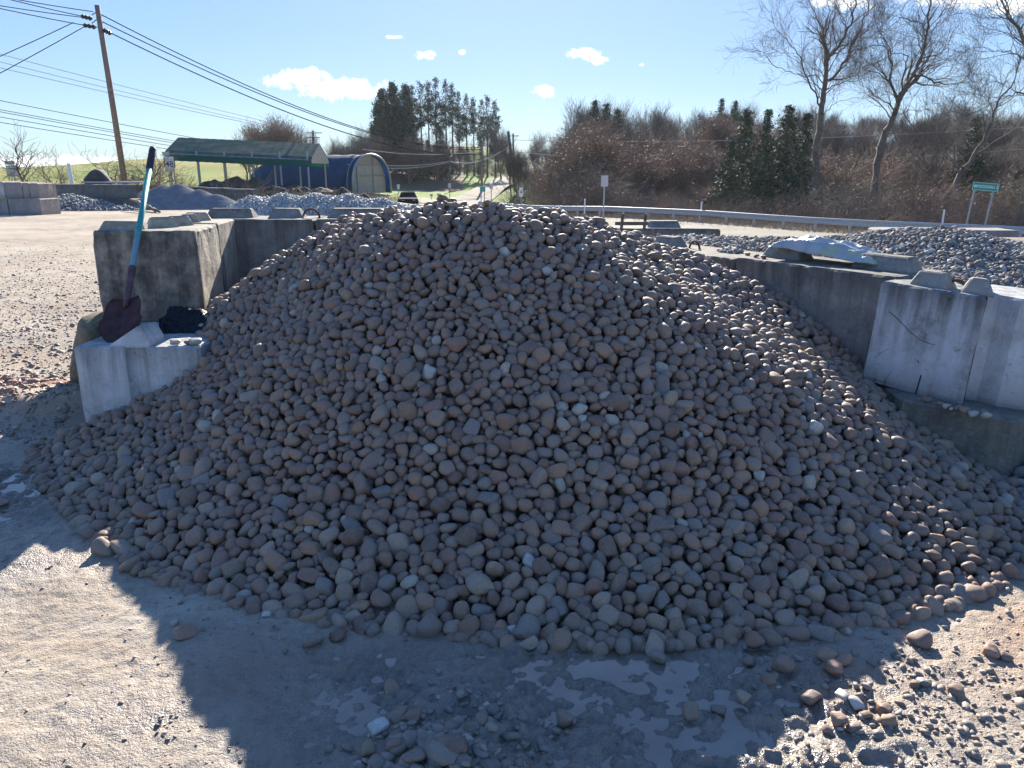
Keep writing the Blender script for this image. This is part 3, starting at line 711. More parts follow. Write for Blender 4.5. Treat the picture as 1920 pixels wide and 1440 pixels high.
make_block(U1, .615, 1.22, M_cweath, 'dark weathered upper block on the left that the shovel leans on', GW, seed=5, step=.028, amp=.007, chips=1.7,
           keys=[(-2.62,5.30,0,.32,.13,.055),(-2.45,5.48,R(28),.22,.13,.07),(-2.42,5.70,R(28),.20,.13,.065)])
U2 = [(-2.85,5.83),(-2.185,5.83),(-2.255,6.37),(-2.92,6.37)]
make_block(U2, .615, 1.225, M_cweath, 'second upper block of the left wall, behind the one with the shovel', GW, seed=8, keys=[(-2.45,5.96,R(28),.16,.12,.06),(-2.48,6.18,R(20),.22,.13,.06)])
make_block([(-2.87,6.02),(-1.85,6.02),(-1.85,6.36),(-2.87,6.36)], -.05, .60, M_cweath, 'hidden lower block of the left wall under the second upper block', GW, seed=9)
# back wall, three blocks running right behind the heap
for k, (x0, x1) in enumerate([(-2.85,-1.62),(-1.60,-.4),(-.38,.82)]):
    lab = ['grey block of the back wall at its left corner, with the dark wedge shaped keys', 'grey block of the back wall with a long key behind the left of the heap', 'block of the back wall wholly behind the crest of the heap'][k]
    kk = [[(-2.37,6.66,0,.42,.18,.075),(-1.90,6.66,0,.30,.18,.075)], [(-1.28,6.66,0,.55,.18,.075)], [(0.2,6.66,0,.5,.18,.06)]][k]
    make_block([(x0,6.385),(x1,6.385),(x1,6.95),(x0,6.95)], .612, 1.22 - .0 - (0 if k < 1 else .0) - (0 if k < 2 else .25), M_cdark, lab, GW, seed=12 + k, keys=[(a, b, c_, d, e, f) for a, b, c_, d, e, f in kk],
               loop=(-1.70,6.66,0,.07) if k == 0 else None)
# right wall
dRW = np.array([.80, -1.35]); dRW /= np.linalg.norm(dRW); nRW = np.array([1.35, .80]) / np.hypot(1.35, .80)
def strip_fp(p0, L, W, cut=.012):
    p0 = np.array(p0); a = p0; b = p0 + dRW * L; return [tuple(a), tuple(b), tuple(b + nRW * W), tuple(a + nRW * W)]
A0 = np.array([1.45, 5.85]); angR = math.atan2(dRW[1], dRW[0])
ctr = A0 + nRW * .30
def on(t, w=.30): q = A0 + dRW * t + nRW * w; return q[0], q[1]
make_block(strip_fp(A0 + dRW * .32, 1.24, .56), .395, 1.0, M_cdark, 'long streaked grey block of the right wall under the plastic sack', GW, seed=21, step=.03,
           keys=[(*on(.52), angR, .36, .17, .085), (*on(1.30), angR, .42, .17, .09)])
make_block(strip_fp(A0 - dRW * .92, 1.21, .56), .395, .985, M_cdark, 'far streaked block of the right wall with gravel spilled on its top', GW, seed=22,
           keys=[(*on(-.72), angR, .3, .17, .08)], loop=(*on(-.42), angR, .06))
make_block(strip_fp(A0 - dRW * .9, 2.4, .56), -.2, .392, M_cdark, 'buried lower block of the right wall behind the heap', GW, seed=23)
# pale end blocks on the right, standing on a darker base block
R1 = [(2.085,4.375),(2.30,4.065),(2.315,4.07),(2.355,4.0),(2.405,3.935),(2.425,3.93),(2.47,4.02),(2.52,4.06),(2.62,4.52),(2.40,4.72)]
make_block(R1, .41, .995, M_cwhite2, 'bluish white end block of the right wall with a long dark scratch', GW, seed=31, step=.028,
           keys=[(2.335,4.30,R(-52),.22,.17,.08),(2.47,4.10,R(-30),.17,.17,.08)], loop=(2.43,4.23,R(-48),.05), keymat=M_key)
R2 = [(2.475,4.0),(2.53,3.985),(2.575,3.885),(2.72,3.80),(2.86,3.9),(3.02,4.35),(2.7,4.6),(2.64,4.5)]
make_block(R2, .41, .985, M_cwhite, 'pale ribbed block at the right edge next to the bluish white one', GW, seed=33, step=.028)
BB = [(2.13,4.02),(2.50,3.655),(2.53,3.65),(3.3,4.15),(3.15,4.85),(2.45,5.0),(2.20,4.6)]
make_block(BB, -.25, .40, M_cbase, 'dark stained base block at right carrying the pale blocks and a row of pebbles', GW, seed=35, step=.028, amp=.006, chips=1.4)
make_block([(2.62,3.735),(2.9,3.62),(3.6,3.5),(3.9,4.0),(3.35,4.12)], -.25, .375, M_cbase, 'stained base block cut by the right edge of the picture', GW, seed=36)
_r1b = [o for o in bpy.data.objects if o.get('label', '').startswith('pale ribbed')][0]; _r1b.rotation_euler.y = R(3.6); _r1b.location.z -= .02; _r1b.location.x -= .02
# long scratch and scuffs on the bluish white block: thin dark scrape marks
def scratch(pts, rad, name='scrape_mark', par=None): MB().tube(pts, rad, 4).build(name, M_black, par)
_r1 = [o for o in bpy.data.objects if o.get('label', '').startswith('bluish white')][0]
def onface(px_, py_):
    """hit of a photo pixel with the left face of the bluish white block"""
    a = np.array([2.085,4.375]); b = np.array([2.30,4.065]); n = np.array([-(b - a)[1], (b - a)[0]]) * -1
    q = P(px_, py_, Y=1.0); d = np.array([q.x, q.y]); t = (a @ n) / (d @ n); v = Vector((q.x * t, q.y * t, CAMH + (q.z - CAMH) * t)); nn = Vector((-n[0], -n[1], 0)).normalized()
    if nn.dot(Vector((0, -1, 0))) < 0: nn = -nn
    return v + nn * .0015 - _r1.location
for pts, rd in (([(1664,584),(1676,593),(1690,605),(1708,622),(1725,634),(1742,640),(1754,643)], .0022), ([(1645,715),(1650,705),(1656,690)], .0014), ([(1663,722),(1668,708),(1677,695)], .0014), ([(1642,672),(1650,664),(1668,653)], .0009), ([(1722,742),(1727,722),(1732,700)], .004), ([(1723,672),(1726,677)], .003)):
    scratch([onface(*p) for p in pts], rd, par=_r1)

_r1.rotation_euler.y = R(4.0); _r1.location.x -= .02; _r1.location.z -= .018
# pebbles on the base block ledge
def rock(name, loc, size, mat, label, cat='stone', group=None, seed=0, sub=3, planes=10, p=9, rot=(0, 0, 0), amp=.05, spread=.3):
    r = np.random.default_rng(seed + 500); v, f = stone_shape(sub, planes, p, amp, r, spread)
    o = link(name, np_mesh(name, v, f, mat, True), None, loc, rot, size); return tag(o, label, cat, group)
LEDGE = [(1737,748,16,'c','brownish rounded stone leaning on the foot of the bluish white block'),(1763,754,10,'r','small reddish pebble at the left of the row on the base block'),(1775,759,13,'w','white oval pebble, second in the row on the base block'),(1784,763,8,'w','narrow white pebble between two larger ones on the base block'),
 (1795,762,15,'c','grey pebble in the middle of the row on the base block'),(1811,769,19,'r','orange brown long pebble in the row on the base block'),(1826,775,17,'w','bright white rounded pebble near the right end of the row'),(1850,778,20,'w','flat white pebble at the right end of the row on the base block'),(1845,768,11,'c','thin tan pebble behind the flat white one on the base block')]
for i, (a, b, d, kd, lab) in enumerate(LEDGE):
    p = P(a, b + 4, z=.405); rad = d / FPX * p.y * 1.05 / 2
    o = link('pebble', {'c': CHf, 'r': CHr, 'w': CHw}[kd][i % 3], None, (p.x, p.y, .40 + rad * .5), (0, 0, random.uniform(-.5, .9)), (rad * 1.15, rad * .8, rad * .68)); tag(o, lab, 'stone', 'pebbles on the ledge at right')

# ------------------------------------------------------------------ shovel leaning on the left blocks
def shovel():
    base = Vector((-2.345, 4.50, .625)); top = P(287, 277, Y=5.62)
    ax = (top - base).normalized(); root = empty('shovel', base, 0, 'turquoise handled round point shovel leaning against the dark weathered block', 'shovel')
    L = (top - base).length
    teal, nt, b = mk('turquoise_fibreglass'); o = coord(nt, 'Object'); s = N(nt, 'ShaderNodeSeparateXYZ'); nt.links.new(o, s.inputs[0])
    n = noise(nt, o, 30, 4, .6)
    c = mixc(nt, rng_(nt, n, .4, .7), (.015,.30,.27), (.03,.24,.23)); c = mixc(nt, rng_(nt, math_(nt, 'ADD', s.outputs[2], math_(nt, 'MULTIPLY', n, .12)), .70, .60, 0, .8), c, (.17,.30,.42))
    nt.links.new(c, b.inputs['Base Color']); b.inputs['Roughness'].default_value = .55
    grip = plain('dark_rubber_grip', (.035,.03,.045), .7, 0, .2, 60, .3)
    steel = plain('maroon_worn_steel', (.115,.062,.068), .7, .1, .55, 14, .4)
    P_ = lambda t: ax * (t * L)
    MB().tube([P_(.30), P_(.875)], .0185, 14).build('handle', teal, root, smooth=True)
    MB().tube([P_(.868), P_(.873), P_(.985), P_(.997), P_(1.0)], [.019, .0235, .0235, .021, .012], 14).build('grip', grip, root, smooth=True)
    MB().tube([P_(.155), P_(.2), P_(.34), P_(.343)], [.017, .021, .0235, .0235], 14).build('socket', steel, root, smooth=True)
    # blade: curved dished sheet
    side = ax.cross(Vector((0, 1, 0))).normalized()
    if side.x < 0: side = -side
    nrm = side.cross(ax).normalized()
    if nrm.y > 0: nrm = -nrm
    bm = bmesh.new(); NU, NV = 16, 18; g = []
    Lb = .34
    for j in range(NV + 1):
        v = j / NV; s_ = -.035 + v * Lb      # along axis from tip
        w_ = .135 * (1 - max(0, 1 - v / .52) ** 2.1) ** .5 if v < .52 else .118 * (1 - .10 * ((v - .52) / .48) ** 2)
        w_ *= 1 - .22 * max(0, (v - .7) / .3) ** 2.5
        w_ = max(w_, .002)
        row = []
        for i in range(NU + 1):
            u = -1 + 2 * i / NU
            dish = .030 * u * u * (w_ / .135) - .012 * math.exp(-(u * 5) ** 2) * (v > .35) * (v - .35) * 2.2
            curl = .045 * (1 - v) ** 2 * -.3
            p = ax * s_ + side * (u * w_) + nrm * (dish + curl) + Vector((0, 0, .0))
            row.append(bm.verts.new(p))
        g.append(row)
    for j in range(NV):
        for i in range(NU): bm.faces.new((g[j][i], g[j][i + 1], g[j + 1][i + 1], g[j + 1][i]))
    bmesh.ops.solidify(bm, geom=list(bm.faces), thickness=.003)
    me = bpy.data.meshes.new('blade'); bm.to_mesh(me); bm.free(); me.materials.append(steel)
    for p in me.polygons: p.use_smooth = True
    link('blade', me, root)
    # rolled step tread at the shoulder
shovel()

# black plastic, stick and small stones on the lower left block
def sheet_mesh(w_, d_, n, hfun, th=.003):
    bm = bmesh.new(); g = [[bm.verts.new((w_ * (i / n - .5), d_ * (j / n - .5), hfun(i / n, j / n))) for i in range(n + 1)] for j in range(n + 1)]
    for j in range(n):
        for i in range(n): bm.faces.new((g[j][i], g[j][i + 1], g[j + 1][i + 1], g[j + 1][i]))
    if th: bmesh.ops.solidify(bm, geom=list(bm.faces), thickness=th)
    return bm
M_bag = plain('black_plastic_film', (.018,.02,.028), .28, 0, .3, 20, .5)
bm = sheet_mesh(.44, .30, 34, lambda u, v: .03 + .13 * v * (1 - .5 * u) * (1 - abs(v - .55)) + .05 * float(fbm(u, v, .3, 4, 71)) + .035 * abs(float(fbm(u * 1.3, v, .12, 3, 72))) - .05 * (v < .1))
me = bpy.data.meshes.new('plastic'); bm.to_mesh(me); bm.free(); me.materials.append(M_bag)
for p in me.polygons: p.use_smooth = True
tag(link('plastic_bag', me, None, (-2.0, 4.88, .615), (0, 0, -.1)), 'crumpled black plastic stuffed on the lower left block beside the shovel', 'plastic bag')
MB().tube([P(344,607,Y=4.92), P(352,613,Y=4.86), P(366,617,Y=4.82), P(378,621,Y=4.8), P(396,628,Y=4.78), P(408,634,Y=4.76)], [.006,.010,.011,.012,.012,.008], 7).build('stick', M_wood, smooth=True)
tag(bpy.data.objects['stick'], 'short broken stick pointing from the black plastic onto the cobbles', 'stick')
for a, b, d, kd, lab in ((352,646,20,'w','pale flat stone at the right edge of the lower left block'),(330,650,14,'c','grey stone on the lower left block beside the pale flat one'),(322,654,7,'w','tiny white chip on the front edge of the lower left block'),(309,648,17,'w','white crumpled scrap of stone by the key of the lower left block')):
    p = P(a, b, z=.635); rad = d / FPX * p.y / 2 * 1.1
    o = link('loose_stone', {'c': CHf, 'w': CHw}[kd][0], None, (p.x, max(p.y, 4.44), .61 + rad * .5), (0, 0, .3), (rad * 1.1, rad, rad * .6)); tag(o, lab, 'stone', 'small stones on the lower left block')
# boulder and dirt beside the left wall
M_bould = plain('mossy_boulder', (.17,.14,.09), .9, 0, .4, 9, .6)
rock('boulder', (-2.93, 5.35, .27), (.24, .34, .36), M_bould, 'tall mossy brown boulder standing left of the dark weathered block', 'boulder', seed=2, sub=4, planes=16, p=26, spread=.5, amp=.16)
# weed at the corner of the lower block
def weed(x, y, n, h, label, seed):
    r = np.random.default_rng(seed); V = []; F = []
    for k in range(n):
        a = r.uniform(0, 6.28); d = r.uniform(.0, .07); l = r.uniform(.4, 1) * h; lean = r.uniform(.2, 1.1)
        q = np.array([x + d * math.cos(a), y + d * math.sin(a), 0.02]); up = np.array([math.cos(a) * lean, math.sin(a) * lean, 1.0]); up /= np.linalg.norm(up)
        for s in range(5):
            c_ = q + up * l * (s + 1) / 5; t = r.normal(size=3); t /= np.linalg.norm(t); u = np.cross(t, up) ; sz = .007 * r.uniform(.6, 1.5)
            i = len(V); V += [c_ - u * sz, c_ + t * sz * 2, c_ + u * sz, c_ - t * sz * .6]; F.append([i, i + 1, i + 2, i + 3])
    tag(link('weed', np_mesh('weed', np.array(V), np.array(F), plain('weed_leaf', (.04,.12,.035), .6, 0, .3)), ), label, 'weed')
weed(-2.42, 4.22, 170, .13, 'low green weed at the foot of the pale left block', 4)

# ------------------------------------------------------------------ heaps of other gravel
def gravel_heap(name, hf, inside, bbox, size, n, mat, label, seed, k=.8, sub=2, core_res=70, cat='gravel heap', group=None, nshape=14, spread=.3, p=(6, 12)):
    r = np.random.default_rng(seed)
    A = pack(hf, inside, bbox, np.clip(r.lognormal(math.log(size), .3, n), size * .45, size * 2.2), k, seed, 10)
    m = len(A); nr = normals_of(hf, A[:, 0], A[:, 1]); rr = A[:, 3]
    scl = np.stack([rr * r.uniform(.9, 1.45, m), rr * r.uniform(.8, 1.1, m), rr * r.uniform(.5, .95, m)], 1)
    pos = A[:, :3] + nr * (r.uniform(-.5, .35, m) * rr)[:, None]
    gx, gy = np.meshgrid(np.linspace(bbox[0], bbox[1], core_res), np.linspace(bbox[2], bbox[3], core_res)); hz = hf(gx, gy) - size * .75
    ins = inside(gx, gy); ev = np.stack([gx.ravel(), gy.ravel(), hz.ravel()], 1); ii = np.arange(gx.size).reshape(gx.shape)
    ef = np.stack([ii[:-1, :-1], ii[:-1, 1:], ii[1:, 1:], ii[1:, :-1]], -1).reshape(-1, 4); ok = ins[:-1, :-1] & ins[1:, 1:]; ef = ef[ok.ravel()]
    vs = [stone_shape(sub, 9, r.uniform(*p), .05, r, spread) for _ in range(nshape)]
    me = merged_stones(name, pos, scl, rotmats(m, r, nr, .6), r.uniform(0, 1, m), vs, mat, (ev, ef))
    return tag(link(name, me), label, cat, group, 'stuff')
def cones(pts, s, noise_amp=.03, seed=1, k=14):
    pts = np.array(pts)
    def f(x, y):
        acc = 0
        for row in pts:
            ss = row[3] if len(row) > 3 else s
            acc = acc + np.exp((row[2] - ss * np.sqrt((x - row[0]) ** 2 + (y - row[1]) ** 2 + .02)) * k)
        return np.log(acc) / k - math.log(len(pts)) / k * .4 + noise_amp * fbm(x, y, .7, 3, seed)
    return f
def rw_side(x, y, off): # signed distance behind the right wall's camera face
    return (x - A0[0]) * nRW[0] + (y - A0[1]) * nRW[1] - off
hR = cones([(1.9,8.3,.99,.14),(2.8,7.9,.99,.16),(3.75,7.6,1.10,.28),(4.15,7.4,1.13,.30),(4.9,6.8,.93,.22),(5.6,6.2,.84,.2),(3.2,6.2,.86,.2)], .3, .04, 61)
gravel_heap('river_gravel_heap', hR, lambda x, y: (rw_side(x, y, .58) > 0) & (y < 8.6) & ~((x < 3.3) & (y < 4.95)) & (y > 4.1), (1.3, 6.6, 4.1, 8.6), .0175, 26000, M_riv, 'heap of dark mixed river gravel behind the right wall', 41, .78)
hS = cones([(2.55+.25,4.75,.47,.5)], .5, .02, 5)
hspill = cones([(*on(-.05, .34), 1.045, .42), (*on(-.25, .36), 1.03, .42), (*on(.14, .34), 1.02, .45)], .4, .02, 8)
gravel_heap('spilled_gravel', hspill, lambda x, y: (hspill(x, y) > .992) & (rw_side(x, y, .06) > 0), (.8, 2.2, 5.2, 6.8), .014, 1500, M_riv, 'spilled gravel lying on top of the far block of the right wall', 43, .75, 1)
hE = cones([(3.05,3.75,.30,.36),(3.5,3.4,.32,.3),(3.2,3.0,.16,.3)], .35, .03, 9)
gravel_heap('river_gravel_heap', hE, lambda x, y: (hE(x, y) > -.01) & (y < 3.62 + (x - 2.5) * .55) & (x > 2.38), (2.3, 4.4, 2.3, 4.4), .027, 1800, M_riv, 'small heap of mixed river gravel at the right edge beside the cobbles', 44, .78)
hL = cones([(2.95,3.98,.50,.5)], .5, .02, 3)
gravel_heap('spilled_gravel', hL, lambda x, y: (hL(x, y) > .395) & (y > 3.8), (2.6, 3.4, 3.7, 4.3), .015, 350, M_riv, 'handful of gravel on the base block under the ribbed pale block', 45, .75, 1)
hW = cones([(-4.0,12.2,1.36),(-3.5,12.15,1.40),(-3.0,12.1,1.40),(-2.5,12.1,1.39),(-2.0,12.2,1.33),(-1.5,12.4,1.22),(-1.0,12.6,1.05)], .62, .012, 31)
gravel_heap('limestone_gravel_heap', hW, lambda x, y: (hW(x, y) > .3) & (y < 12.9), (-6.0, .6, 9.9, 13), .0155, 22000, M_wht, 'heap of pale blue grey crushed limestone behind the back wall', 46, .8, 1, p=(10, 16))

# ------------------------------------------------------------------ white plastic sack on the right wall
def sack():
    m, nt, b = mk('white_plastic_film'); o = coord(nt, 'Object'); n = noise(nt, o, 6, 4, .6)
    c = mixc(nt, rng_(nt, n, .45, .62), (.50,.51,.52), (.36,.42,.45)); c = mixc(nt, rng_(nt, noise(nt, o, 3.1, 2, .5), .58, .66, 0, .6), c, (.62,.60,.30))
    nt.links.new(c, b.inputs['Base Color']); b.inputs['Roughness'].default_value = .3
    b.inputs['Transmission Weight'].default_value = .12; bump(nt, b, noise(nt, o, 22, 4, .6, 1.2), .5, .012)
    n_ = 46
    def hf(u, v):
        e = min(u, 1 - u, v, 1 - v)
        body = .06 * min(1, e * 4) ** .7 * (.35 + .65 * math.sin(math.pi * min(1, .25 + u * .75)) )
        fold = abs(float(fbm(u * .7 + v * .9, v * 1.5 - u * .5, .30, 2, 81))) * .07 + abs(float(fbm(u * .6 + v, v * 1.6 - u, .13, 3, 82))) * .032
        return body + fold * min(1, e * 9 + .25)
    bm = sheet_mesh(.80, .34, n_, hf, 0)
    for v in bm.verts:
        v.co.y += .05 * float(fbm(v.co.x * 3, 0, .4, 2, 83)) + (.03 if v.co.x < -.1 else 0); v.co.x += .03 * float(fbm(v.co.y * 4, 1, .3, 2, 84))
    low = bmesh.ops.duplicate(bm, geom=list(bm.faces))
    for e in low['geom']:
        if isinstance(e, bmesh.types.BMVert): e.co.z *= .06
    me = bpy.data.meshes.new('sack'); bm.to_mesh(me); bm.free(); me.materials.append(m)
    for p in me.polygons: p.use_smooth = True
    x, y = on(.86, .33); o = link('plastic_sack', me, None, (x, y, 1.055), (0, R(4), angR + .12)); tag(o, 'crumpled white plastic sack draped over the keys of the right wall', 'plastic sack')
sack()
for a, b, kd, lab in ((1432,482,'r','small red brown pebble left of the sack on the right wall, nearer the sack'),(1418,480,'c','dark pebble left of the sack on the right wall'),(1402,477,'r','reddish pebble at the end of the long key on the right wall'),(1698,507,'w','small pale stone behind the long key near the bluish white block')):
    p = P(a, b, z=1.01); o = link('pebble', {'c': CHf, 'r': CHr, 'w': CHw}[kd][1], None, (p.x, p.y, 1.01), (0, 0, .4), (.02, .016, .013)); tag(o, lab, 'stone', 'pebbles on top of the right wall')
# ------------------------------------------------------------------ far block walls on the left
def simple_block(cx, cy, z0, L, W, H, rz, mat, label, group, seed, keys=()):
    c, s = math.cos(rz), math.sin(rz)
    fp = [(cx + u * c - v * s, cy + u * s + v * c) for u, v in ((-L/2, -W/2), (L/2, -W/2), (L/2, W/2), (-L/2, W/2))]
    me, loc = block_mesh('block_body', fp, z0, z0 + H, mat, step=.16, amp=.006, cham=.03, seed=seed, chips=1.6)
    if not keys: return tag(link('concrete_block', me, None, loc), label, 'concrete block', group)
    root = empty('concrete_block', loc, 0, label, 'concrete block', group); link('block_body', me, root)
    for k in keys:
        mb = MB(); frustum(mb, k * c, k * s, rz, .5, .3, .1, H - .01, seed=seed); mb.build('locking_key', mat, root)
GF = 'stacked blocks across the yard at left'
_rowA = [(-10,'white far block at the left edge of the picture, upper course'),(31,'wide pale far block, second of the upper course at left'),(54,'narrow far block, third of the upper course at left'),(69,'pinkish far block at the right end of the upper course at left')]
for k, (px_, lab) in enumerate(_rowA):
    a, b = [(-22, 14), (15, 47), (48, 60), (61, 78)][k]; p0 = P(a, 372, Y=31); p1 = P(b, 372, Y=31)
    simple_block((p0.x + p1.x) / 2, 31.5, .58 - .02 * k, abs(p1.x - p0.x) - .02, 1.2, .61, 0, M_cpink if k else M_cwhite, lab, GF, 50 + k)
for k, (a, b, lab) in enumerate([(-22, 17, 'shaded lower far block at the left edge of the picture'), (18, 79, 'reddish lower far block under the pinkish end block at left')]):
    p0 = P(a, 390, Y=30.6); p1 = P(b, 390, Y=30.6); simple_block((p0.x + p1.x) / 2, 31.2, -.08, abs(p1.x - p0.x) - .02, 1.3, .63, 0, M_cpink, lab, GF, 56 + k)
names = ['first','second','third','fourth']
for k in range(4):
    a, b = 79 + k * 40.5, 79 + (k + 1) * 40.5; p0 = P(a, 360, Y=41 - k * .6); p1 = P(b, 360, Y=41 - (k + 1) * .6)
    rz = math.atan2(p1.y - p0.y, p1.x - p0.x)
    simple_block((p0.x + p1.x) / 2, (p0.y + p1.y) / 2 + .3, .30, (p1 - p0).length - .03, .65, .64, rz, M_cfar, f'{names[k]} dark far block from the left, upper course, above the low gravel', 'far wall of dark blocks', 60 + k)
    a, b = 95 + k * 41, 95 + (k + 1) * 41; p0 = P(a, 380, Y=40.6 - k * .6); p1 = P(b, 380, Y=40.6 - (k + 1) * .6)
    simple_block((p0.x + p1.x) / 2, (p0.y + p1.y) / 2 + .3, -.33, (p1 - p0).length - .03, .75, .62, rz, M_cfar, f'{names[k]} dark far block from the left, lower course, behind the low gravel', 'far wall of dark blocks', 66 + k)
for k in range(5):
    a, b = 236 + k * 48, 236 + (k + 1) * 48; p0 = P(a, 360, Y=50 - k * .8); p1 = P(b, 360, Y=50 - (k + 1) * .8); zt = P(a, 346 + k * 1.5, Y=50).z
    simple_block((p0.x + p1.x) / 2, (p0.y + p1.y) / 2 + .3, -.4, (p1 - p0).length - .03, .7, zt + .4, math.atan2(p1.y - p0.y, p1.x - p0.x), M_cfar, f'tall dark far block behind the sand pile, {(names + ["fifth"])[k]} from the left', 'wall behind the sand pile', 72 + k)
hGl = cones([(-20.6,37.6,.55),(-21.4,38.2,.62),(-19.6,37.4,.30),(-18.2,37,.12)], .38, .05, 8, 9)
gravel_heap('gravel_heap', hGl, lambda x, y: (hGl(x, y) > -.2), (-23.5, -16.5, 35.6, 40), .05, 2600, M_gry, 'low heap of blue grey gravel in front of the far dark wall', 91, .8, 1)
def smooth_heap(name, hf, bbox, mat, label, n=90, cat='heap'):
    gx, gy = np.meshgrid(np.linspace(bbox[0], bbox[1], n), np.linspace(bbox[2], bbox[3], n)); hz = hf(gx, gy)
    V = np.stack([gx.ravel(), gy.ravel(), hz.ravel()], 1); ii = np.arange(n * n).reshape(n, n)
    F = np.stack([ii[:-1, :-1], ii[:-1, 1:], ii[1:, 1:], ii[1:, :-1]], -1).reshape(-1, 4)
    return tag(link(name, np_mesh(name, V, F, mat, True)), label, cat)
M_sand = plain('grey_stone_dust', (.20,.205,.215), 1, 0, .18, 3, .4, spec=0); M_soil = plain('dark_topsoil', (.05,.035,.027), .95, 0, .5, 3, .8)
hSd = cones([(-18.6,40.5,.9),(-17.6,40,1.1),(-16.8,40,1.15),(-15.6,39.6,.9),(-14.6,39.4,.65),(-13.4,39,.35),(-19.8,40.6,.6)], .56, .06, 5, 7)
smooth_heap('sand_pile', hSd, (-22, -11, 36.5, 44), M_sand, 'smooth grey stone dust pile in front of the far wall at left')
hSo = cones([(-20.2,54,1.3),(-18.8,54,1.35),(-17.5,54,1.2),(-16,53,1.0),(-14.5,52.6,.85),(-12.8,52,.75),(-11,52,.6)], .5, .5, 6, 6)
smooth_heap('topsoil_heap', hSo, (-24, -8, 49.5, 57), M_soil, 'dark topsoil heap under the green carport')
hRd = cones([(-3.35,5.35,.20),(-3.05,5.2,.22)], .42, .03, 6, 20)
M_red = plain('red_clay', (.22,.09,.055), .95, 0, .3, 8, .7)
smooth_heap('clay_heap', hRd, (-4.2, -2.72, 4.75, 5.9), M_red, 'low heap of reddish clay beside the pale left block')
rock('boulder', (-21.6, 41.4, 1.15), (.75, .5, .55), plain('dark_rock', (.06,.06,.065), .85, 0, .5, 3, .6), 'dark grey rock standing on top of the far wall', 'boulder', seed=11, sub=3)
p = P(143, 325, Y=42.5); b0 = P(133, 340, Y=42.5)
MB().tube([(P(135,346,Y=42.5)), P(128,306,Y=42.5)], [.11,.09], 8).build('marker_post', M_signw); tag(bpy.data.objects['marker_post'], 'leaning white marker post behind the far wall at left', 'post')
slab = MB().box((0, 0, 0), (3.0, .9, .09)).build('concrete_slab', M_cwhite, None, (P(212,345,Y=41).x, 41.2, 1.03)); tag(slab, 'thin pale slab lying on top of the far dark wall', 'slab')
for k, (a, b, c_, d, lab) in enumerate(((246,374,268,388,'short broken branch leaning on the end of the far wall'),(262,384,292,397,'long bleached branch lying before the sand pile'),(268,392,300,396,'thin branch crossing the long bleached one by the sand pile'))):
    q0 = P(a, b, Y=36.5); q1 = P(c_, d + 2, Y=33.5); q1.z = max(q1.z, T1(q1.x, q1.y) + .05); m_ = (q0 + q1) / 2 + Vector((.1, 0, .08))
    tag(MB().tube([q0, m_, q1], [.05, .07, .04], 6).build('fallen_branch', M_wood, smooth=True), lab, 'branch', 'branches by the far wall')

# ------------------------------------------------------------------ green carport and blue hoop shed
M_green = plain('green_metal_roof', (.012,.16,.13), .7, 0, .2, 2, spec=.15)
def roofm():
    m, nt, b = mk('streaked_green_roof'); o = coord(nt, 'Object', (.25, .25, 1)); n = noise(nt, o, 3.0, 5, .65)
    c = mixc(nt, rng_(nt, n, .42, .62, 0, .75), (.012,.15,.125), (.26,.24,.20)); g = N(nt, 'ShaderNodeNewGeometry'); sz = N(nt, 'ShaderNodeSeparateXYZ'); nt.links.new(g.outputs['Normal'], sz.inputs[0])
    c = mixc(nt, rng_(nt, sz.outputs[2], .25, .6), (.012,.15,.125), c); nt.links.new(c, b.inputs['Base Color']); b.inputs['Roughness'].default_value = .6; b.inputs['Specular IOR Level'].default_value = .3; return m  # tan streaks mixed in on upward facing slopes only, eave bands stay green
M_galvd = plain('galvanised_post', (.33,.35,.36), .5, .5, .15)
M_beige = plain('beige_panel', (.42,.36,.29), .7, 0, .12, 3); M_blue = plain('blue_tarpaulin', (.012,.10,.22), .6, 0, .22, .8, .25, spec=.2)
